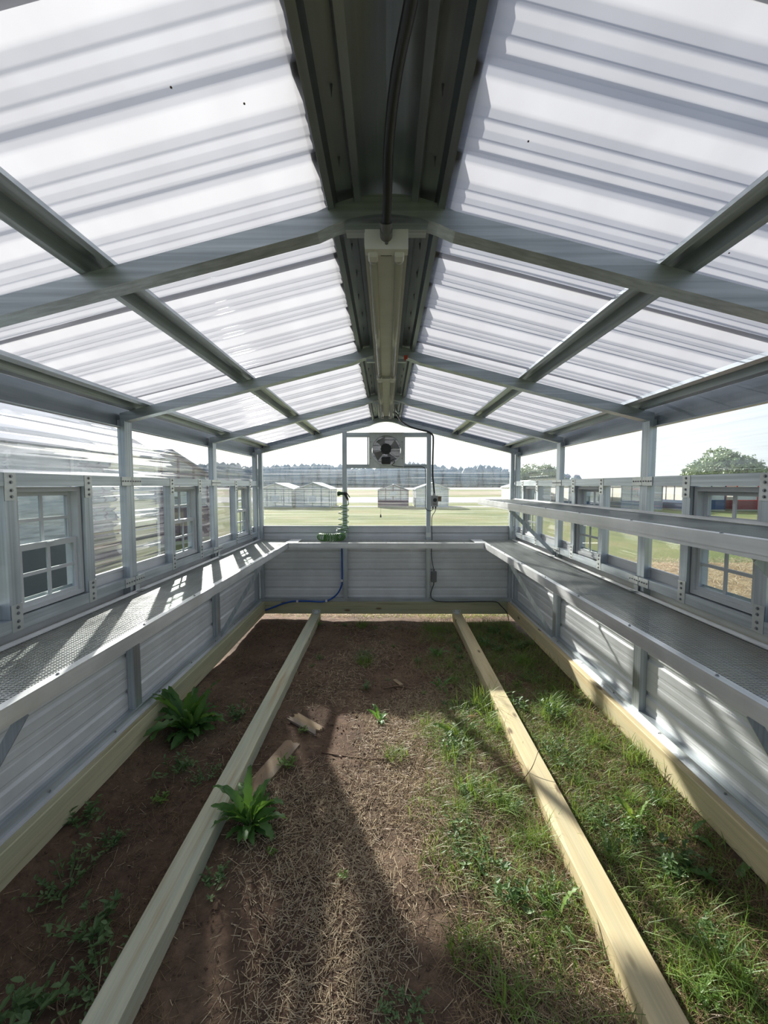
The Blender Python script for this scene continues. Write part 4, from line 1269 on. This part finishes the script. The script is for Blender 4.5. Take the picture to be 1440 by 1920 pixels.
# individual grass tufts
def tuft(seed, n, H, R, mat, name='grass_tuft'):
    global rng
    a = rng.uniform(0, 2 * PI, n); q = R * np.sqrt(rng.random(n))
    P = np.stack([q * np.cos(a), q * np.sin(a), np.full(n, -0.004)], 1)
    V, F = blades(P, H * rng.uniform(0.5, 1.1, n), rng.uniform(0.0025, 0.0055, n), rng.uniform(0.2, 1.3, n), 5)
    o = from_np(name, V, F, mat); me = o.data; bpy.data.objects.remove(o); return me
tf = [tuft(1, 90, 0.19, 0.07, lime_m), tuft(2, 70, 0.10, 0.05, grass_m), tuft(3, 60, 0.13, 0.05, lime_m), tuft(4, 120, 0.09, 0.08, grass_m)]
for k, x, y, s, lab in [
    (0, 0.735, 3.02, 1.15, 'tall bright grass tuft leaning on the golden runner'),
    (0, 0.74, 2.76, 0.8, 'grass tuft directly in front of the tall one at the golden runner'),
    (2, 1.20, 2.94, 1.2, 'grass tuft with upright lit blades on the strip beside the right sill'),
    (2, 1.36, 2.55, 1.1, 'thin grass tuft near the right sill, in front of the lit one'),
    (3, 0.06, 2.46, 0.9, 'small spiky brown green tuft on the middle soil'),
    (2, 0.42, 2.16, 1.1, 'bright shoot tuft at the edge of the strawy middle'),
    (3, 0.55, 2.10, 1.4, 'bushy grass tuft left of the golden runner, middle distance'),
    (2, 0.40, 1.22, 1.1, 'bright grass tuft at the bottom of the picture, right of the middle'),
    (3, 0.30, 1.38, 1.0, 'short grass tuft just left of the bottom bright one'),
    (3, -0.20, 3.80, 1.0, 'dark grass tuft on the far middle soil'),
    (1, -0.28, 4.80, 1.3, 'grass tuft at the foot of the far sill, left of the middle'),
    (3, 0.55, 4.65, 1.2, 'grass tuft at the foot of the far sill beside the golden runner'),
    (0, 1.15, 1.30, 0.9, 'long dark grass tuft at the bottom right'),
    (2, 1.02, 1.75, 1.0, 'grass tuft right beside the golden runner, near end'),
]:
    put(tf[k], x, y, s, lab, 'grass')
for i in range(26):
    x = random.uniform(0.96, 1.46); y = random.uniform(1.0, 4.9)
    put(tf[i % 4], x, y, random.uniform(0.5, 0.95), band('grass tuft among others between the golden runner and right sill', y), 'grass', band('grass tufts in the right strip', y))
for i in range(14):
    y = random.uniform(1.05, 4.9); x = random.uniform(0.35, 0.72)
    put(tf[(i * 3 + 1) % 4], x, y, random.uniform(0.4, 0.8), band('grass tuft among others left of the golden runner', y), 'grass', band('grass tufts left of the golden runner', y))

# boards, sticks, stone
def board(name, c, L_, W_, T_, rz, mat, label, jag, seed, tilt=(0, 0)):
    r = random.Random(seed)
    n = 9; top = []
    for i in range(n + 1):
        v = -W_/2 + W_ * i / n; top.append((L_/2 + r.uniform(-jag, jag), v))
    for i in range(n + 1):
        v = W_/2 - W_ * i / n; top.append((-L_/2 + r.uniform(-jag, jag), v + r.uniform(-0.002, 0.002)))
    m = MB(); k = len(top)
    m.add([(a, b, 0) for a, b in top] + [(a - 0.004 * (1 if a > 0 else -1), b * 0.98, T_) for a, b in top],
          [tuple(range(k - 1, -1, -1)), tuple(range(k, 2 * k))] + [(i, (i + 1) % k, k + (i + 1) % k, k + i) for i in range(k)])
    o = m.build(name, mat, None)
    o.location = (c[0], c[1], gh(c[0], c[1]) + c[2]); o.rotation_euler = (tilt[0], tilt[1], rz)
    return tag(o, label, 'board')
board('old_board', (-0.675, 2.34, -0.004), 0.52, 0.11, 0.016, math.radians(73), old_wood, 'long brown weathered board half sunk in soil beside the pale runner', 0.012, 4)
board('broken_board', (-0.56, 2.79, 0.006), 0.27, 0.095, 0.014, math.radians(-38), split_wood, 'broken splintered board end lying across the soil beyond the brown one', 0.022, 6, (0, 0.03))
def stick(pts, r, label):
    P = [(x, y, gh(x, y) + z) for x, y, z in pts]
    q = smooth_path(P, 4)
    rr = [r * (1 - 0.5 * i / len(q)) * (1 + 0.15 * math.sin(i * 1.7)) for i in range(len(q))]
    tag(MB().tube(q, rr, 6).build('twig', stick_m, None, True), label, 'twig')
stick([(-0.30, 1.50, 0.004), (-0.36, 1.42, 0.006), (-0.44, 1.35, 0.004)], 0.007, 'thick dead twig lying left of the middle near the bottom')
stick([(-0.50, 1.52, 0.003), (-0.44, 1.47, 0.008), (-0.40, 1.42, 0.002)], 0.005, 'short dead twig beside the thick one')
stick([(-0.40, 2.48, 0.004), (-0.10, 2.42, 0.006), (0.18, 2.44, 0.004), (0.42, 2.36, 0.004)], 0.0035, 'long thin root lying across the middle soil')
stick([(-0.02, 3.32, 0.003), (0.10, 3.36, 0.006), (0.20, 3.32, 0.004)], 0.007, 'dark stub of root on the middle soil beyond the tufted dock')
stick([(-0.32, 1.82, 0.003), (-0.15, 2.0, 0.01), (-0.05, 2.12, 0.004)], 0.003, 'thin pale stalk slanting over the middle soil')
stick([(-0.95, 1.15, 0.004), (-1.05, 1.22, 0.008), (-1.12, 1.35, 0.004)], 0.004, 'dead twig in the near left strip')
stick([(0.96, 1.62, 0.02), (1.15, 1.70, 0.03), (1.32, 1.86, 0.02)], 0.0028, 'thin dry stalk across the grass by the right sill')
stick([(0.74, 2.20, 0.02), (0.80, 2.20, 0.10), (0.86, 2.26, 0.16), (0.90, 2.30, 0.19)], 0.0022, 'dark leafless stem bent over the golden runner')
m = MB(); bm = bmesh.new(); bmesh.ops.create_icosphere(bm, subdivisions=2, radius=0.028)
for v in bm.verts: v.co = v.co * (1 + 0.18 * noise.noise(v.co * 60)); v.co.z *= 0.55; v.co.x *= 1.5
me = bpy.data.meshes.new('stone'); bm.to_mesh(me); bm.free(); me.materials.append(plain('brown_stone', (0.22, 0.11, 0.05), 0.9))
o = bpy.data.objects.new('stone', me); COL.objects.link(o); o.location = (0.62, 2.88, gh(0.62, 2.88) + 0.012); tag(o, 'small brown stone behind the flopping pale leaves', 'stone')
board('wood_chip', (0.10, 3.42, 0.002), 0.12, 0.03, 0.008, 2.1, split_wood, 'pale wood chip on the soil beyond the tufted dock', 0.01, 9)

# ================================================================ OUTSIDE
shed_clear, N, L = new_mat('shed_clear_sheet')
_t = N.new('ShaderNodeBsdfTransparent'); _t.inputs[0].default_value = (0.9, 0.93, 0.94, 1)
_d = N.new('ShaderNodeBsdfPrincipled'); _d.inputs['Base Color'].default_value = (0.72, 0.75, 0.76, 1); _d.inputs['Roughness'].default_value = 0.3
_n = noise_tex(N, L, mapped(N, L, (2, 2, 30)), 1.0, 3)
out(N, L, mixsh(N, L, cramp(N, L, _n, [(0.35, g(0.35)), (0.65, g(0.75))]), _t.outputs[0], _d.outputs[0]))
shed_roof = plain('white_shed_roof', (0.75, 0.76, 0.76), 0.5, 0.0, 0.05, 2)
frame_grey = plain('shed_frame_grey', (0.30, 0.33, 0.36), 0.5, 0.3)
frame_white = plain('shed_frame_white', (0.68, 0.69, 0.68), 0.5)
frame_plum = plain('shed_plum', (0.16, 0.10, 0.13), 0.5)
frame_red = plain('shed_red', (0.60, 0.05, 0.045), 0.45)
frame_navy = plain('shed_navy', (0.035, 0.07, 0.15), 0.45)
frame_maroon = plain('shed_maroon', (0.24, 0.045, 0.04), 0.5)
panel_white = plain('shed_panel_white', (0.66, 0.68, 0.68), 0.5)
roof_blue = plain('slate_blue_roof', (0.10, 0.13, 0.19), 0.85, 0.0)
frame_slate = plain('shed_slate', (0.07, 0.085, 0.10), 0.5)
cream_panel = plain('cream_translucent_panel', (0.66, 0.64, 0.56), 0.6)

def shed(loc, W_, D_, hw, he, hr, fm, wm, rm, label, rz=0.0, door=True, nst=4, pm=None):
    """small gabled greenhouse: wainscot, studs, clear panels, gable and roof; local x = width, -y = front"""
    root = thing('greenhouse_shed', label, 'shed', loc, 'greenhouse sheds out on the field'); del root['group']
    root.rotation_euler = (0, 0, rz)
    def B(mb, nm, mat):
        o = mb.build(nm, mat, None); o.parent = root; return o
    w2, d2 = W_/2, D_/2; t = 0.05
    if hw > 0:
        dw = 0.42 if door else 0.0
        m = MB()
        for x0, x1 in (((-w2, -dw), (dw, w2)) if door else ((-w2, w2),)):
            m.box(x0, x1, -d2 - 0.02, -d2 + 0.02, 0.05, hw)
        B(m, 'front_wainscot', wm)
        B(MB().box(-w2, w2, d2 - 0.02, d2 + 0.02, 0.05, hw), 'rear_wainscot', wm)
        for s in (-1, 1): B(MB().box(s*w2 - 0.02, s*w2 + 0.02, -d2, d2, 0.05, hw), 'side_wainscot', wm)
    for s in (-1, 1):
        B(MB().box(s*w2 - 0.01, s*w2 + 0.01, -d2, d2, hw, he), 'side_panel', pm or shed_clear)
        m = MB().add([(-w2, s*d2, hw), (w2, s*d2, hw), (w2, s*d2, he), (0, s*d2, hr), (-w2, s*d2, he)], [(0, 1, 2, 3, 4)])
        B(m, 'end_panel', pm or shed_clear)
        for k in range(nst + 1):
            x = -w2 + W_ * k / nst
            zt = he + (hr - he) * (1 - abs(x) / w2)
            B(MB().box(x - t/2, x + t/2, s*d2 - 0.04, s*d2 + 0.04, 0.05, zt), 'stud', fm)
        for k in range(1, 4):
            y = -d2 + D_ * k / 4
            B(MB().box(s*w2 - 0.03, s*w2 + 0.03, y - t/2, y + t/2, hw, he), 'side_post', fm)
        B(MB().box(-w2, w2, s*d2 - 0.035, s*d2 + 0.035, hw - 0.03, hw + 0.03), 'mid_rail', fm)
        B(MB().box(-w2, w2, s*d2 - 0.035, s*d2 + 0.035, he - 0.03, he + 0.03), 'tie_beam', fm)
        m = MB()
        for q in (-1, 1): m.bar((q*(w2 + 0.05), s*d2, he), (0, s*d2, hr + 0.02), 0.06, 0.08, (0, 0, 1))
        B(m, 'gable_trim', fm)
    for s in (-1, 1):
        m = MB().add([(s*(w2 + 0.12), -d2 - 0.1, he - 0.03), (0, -d2 - 0.1, hr + 0.05), (0, d2 + 0.1, hr + 0.05), (s*(w2 + 0.12), d2 + 0.1, he - 0.03)], [(0, 1, 2, 3)])
        o = B(m, 'roof_slope', rm)
        md = o.modifiers.new('t', 'SOLIDIFY'); md.thickness = 0.04
    B(MB().box(-0.28, 0.28, -d2 - 0.045, -d2 - 0.02, hw + 0.35, min(he - 0.1, hw + 0.85)), 'shed_window', frame_white)
    B(MB().box(-w2 - 0.03, w2 + 0.03, -d2 - 0.03, d2 + 0.03, -0.05, 0.06), 'skid', wood_x)
    return root
S = lambda x, y: (x, y, 0.0)
shed(S(-8.6, 34.5), 2.6, 4.5, 0.05, 1.42, 1.82, frame_grey, panel_white, shed_roof, 'white roofed clear shed at the left of the row beyond the far wall', 0.0)
shed(S(-5.65, 34.2), 2.6, 4.5, 0.05, 1.42, 1.86, frame_grey, panel_white, shed_roof, 'white roofed clear shed second in the row, behind the spray nozzle', 0.0)
shed(S(0.55, 34.2), 2.35, 3.5, 0.52, 1.32, 1.72, frame_plum, frame_plum, shed_roof, 'shed with dark plum lower wall in the middle below the fan', 0.0, False)
shed(S(3.6, 34.5), 2.5, 4.0, 0.05, 1.42, 1.85, frame_white, panel_white, shed_roof, 'white framed clear shed just behind the right stud', 0.0)
# row on the right
shed(S(21.5, 30.0), 2.8, 3.5, 0.68, 1.75, 2.0, frame_navy, frame_navy, frame_red, 'navy walled shed with red roof edge seen through the near right window', 0.0, False, 3, cream_panel)
shed(S(25.8, 30.0), 4.2, 3.5, 0.68, 1.75, 2.05, frame_red, frame_maroon, frame_red, 'bright red framed shed with maroon lower wall beside the navy one', -0.0, False, 3, cream_panel)
shed(S(31.2, 30.0), 3.8, 3.5, 0.68, 1.75, 2.05, frame_maroon, frame_maroon, shed_roof, 'maroon walled shed right of the red one', -0.35, False, 4, cream_panel)
shed(S(14.0, 31.0), 2.8, 4.5, 0.6, 1.7, 2.05, frame_grey, frame_navy, shed_roof, 'blue grey walled shed seen between right wall posts', 0.0, False, 4, cream_panel)
shed(S(17.6, 31.0), 2.8, 4.5, 0.6, 1.7, 2.05, frame_grey, frame_grey, shed_roof, 'grey walled shed left of the navy one', 0.0, False, 4, cream_panel)
shed(S(10.6, 32.0), 2.8, 4.5, 0.5, 1.6, 2.0, frame_white, panel_white, shed_roof, 'pale shed farthest left of the right hand row', -0.15, True, 4, cream_panel)
# neighbours on the left
shed(S(-5.6, 3.4), 3.0, 8.0, 1.0, 2.15, 3.05, frame_white, frame_slate, roof_blue, 'dark walled neighbouring shed with slate blue roof just outside the left wall', 0, False, 6)
shed(S(-8.5, 12.5), 3.0, 5.0, 1.0, 2.0, 2.6, frame_plum, frame_plum, roof_blue, 'plum walled shed seen through the far left wall panels', PI/2 - 0.3, False, 5)
shed(S(-16.0, 17.5), 3.0, 5.0, 0.6, 2.1, 2.7, frame_white, panel_white, shed_roof, 'white shed behind the plum walled one', PI/2 - 0.2, False, 5)
pl = thing('lamp_post', 'dark post standing outside the near left window', 'post', (-2.55, 2.55, 0))
MB().tube([(-2.75, 2.9, -0.05), (-2.75, 2.9, 2.6)], 0.045, 12).build('pole', frame_navy, pl, True)
for z in (1.15, 1.45, 1.75): MB().disc((-2.75, 2.9, z), 0.06, 0.05, (0, 0, 1), 12).build('collar', frame_navy, pl)

def blob_tree(name, loc, R, H, mat, label, seed, cat='tree', n=26):
    r = random.Random(seed)
    root = thing(name, label, cat, loc)
    bm = bmesh.new()
    for i in range(n):
        a = r.uniform(0, 2*PI); q = R * math.sqrt(r.random()) * 0.75
        zz = H * (0.35 + 0.5 * r.random() * (1 - (q / R) ** 2))
        bmesh.ops.create_icosphere(bm, subdivisions=3, radius=R * r.uniform(0.22, 0.42), matrix=Matrix.Translation((q * math.cos(a), q * math.sin(a), zz)))
    for v in bm.verts:
        v.co += Vector((noise.noise(v.co * 1.3), noise.noise(v.co * 1.3 + Vector((9, 0, 0))), noise.noise(v.co * 1.3 + Vector((0, 7, 0))))) * R * 0.12 + Vector(noise.noise_vector(v.co * 5)) * R * 0.05
    base = np.array([v.co[:] for v in bm.verts]); bm.free()
    lr = np.random.default_rng(seed)
    n_ = 30000
    P = base[lr.integers(0, len(base), n_)] + lr.normal(0, R * 0.035, (n_, 3))
    A = lr.normal(0, 1, (n_, 3)); A /= np.linalg.norm(A, axis=1)[:, None]
    B_ = np.cross(A, lr.normal(0, 1, (n_, 3))); B_ /= np.linalg.norm(B_, axis=1)[:, None]
    sz = lr.uniform(0.10, 0.24, n_)[:, None] * R / 5
    VV = np.stack([P - A * sz, P + B_ * sz * 0.6, P + A * sz, P - B_ * sz * 0.6], 1).reshape(-1, 3)
    o = from_np('crown', VV, np.arange(n_ * 4).reshape(-1, 4), mat, root)
    t = MB().tube([(0, 0, -0.1), (0, 0, H * 0.5)], [R * 0.07, R * 0.05], 8).build('trunk', bark_m, None, True); t.parent = root
    return root
blob_tree('broad_tree', (53, 66, 0), 5.4, 7.0, tree_m, 'round green tree above the right wall header near the window', 5)
blob_tree('broad_tree', (30, 82, 0), 5.0, 5.6, tree_m, 'low tree behind the right hand shed row', 8)
# forest edge far away
bm = bmesh.new(); r = random.Random(3)
for i in range(310):
    x = -420 + i * 2.0 + r.uniform(-1, 1)
    yy = 430 + r.uniform(-8, 8)
    h = (23 - max(0, min(12, (x - 90) * 0.12))) + 5 * noise.noise(Vector((x * 0.02, 0, 0))) + r.uniform(-1.5, 2)
    bmesh.ops.create_icosphere(bm, subdivisions=2, radius=5.2, matrix=Matrix.Translation((x, yy, h * 0.42)) @ Matrix.Diagonal((1.0, 1.0, h * 0.58 / 5.2, 1)))
for v in bm.verts:
    v.co += Vector(noise.noise_vector(v.co * 0.35)) * 1.3
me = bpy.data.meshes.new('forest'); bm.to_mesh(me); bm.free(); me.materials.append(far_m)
o = bpy.data.objects.new('forest', me); COL.objects.link(o); tag(o, 'forest edge in a blue green haze tint along the horizon beyond the fields', 'forest', kind='stuff')
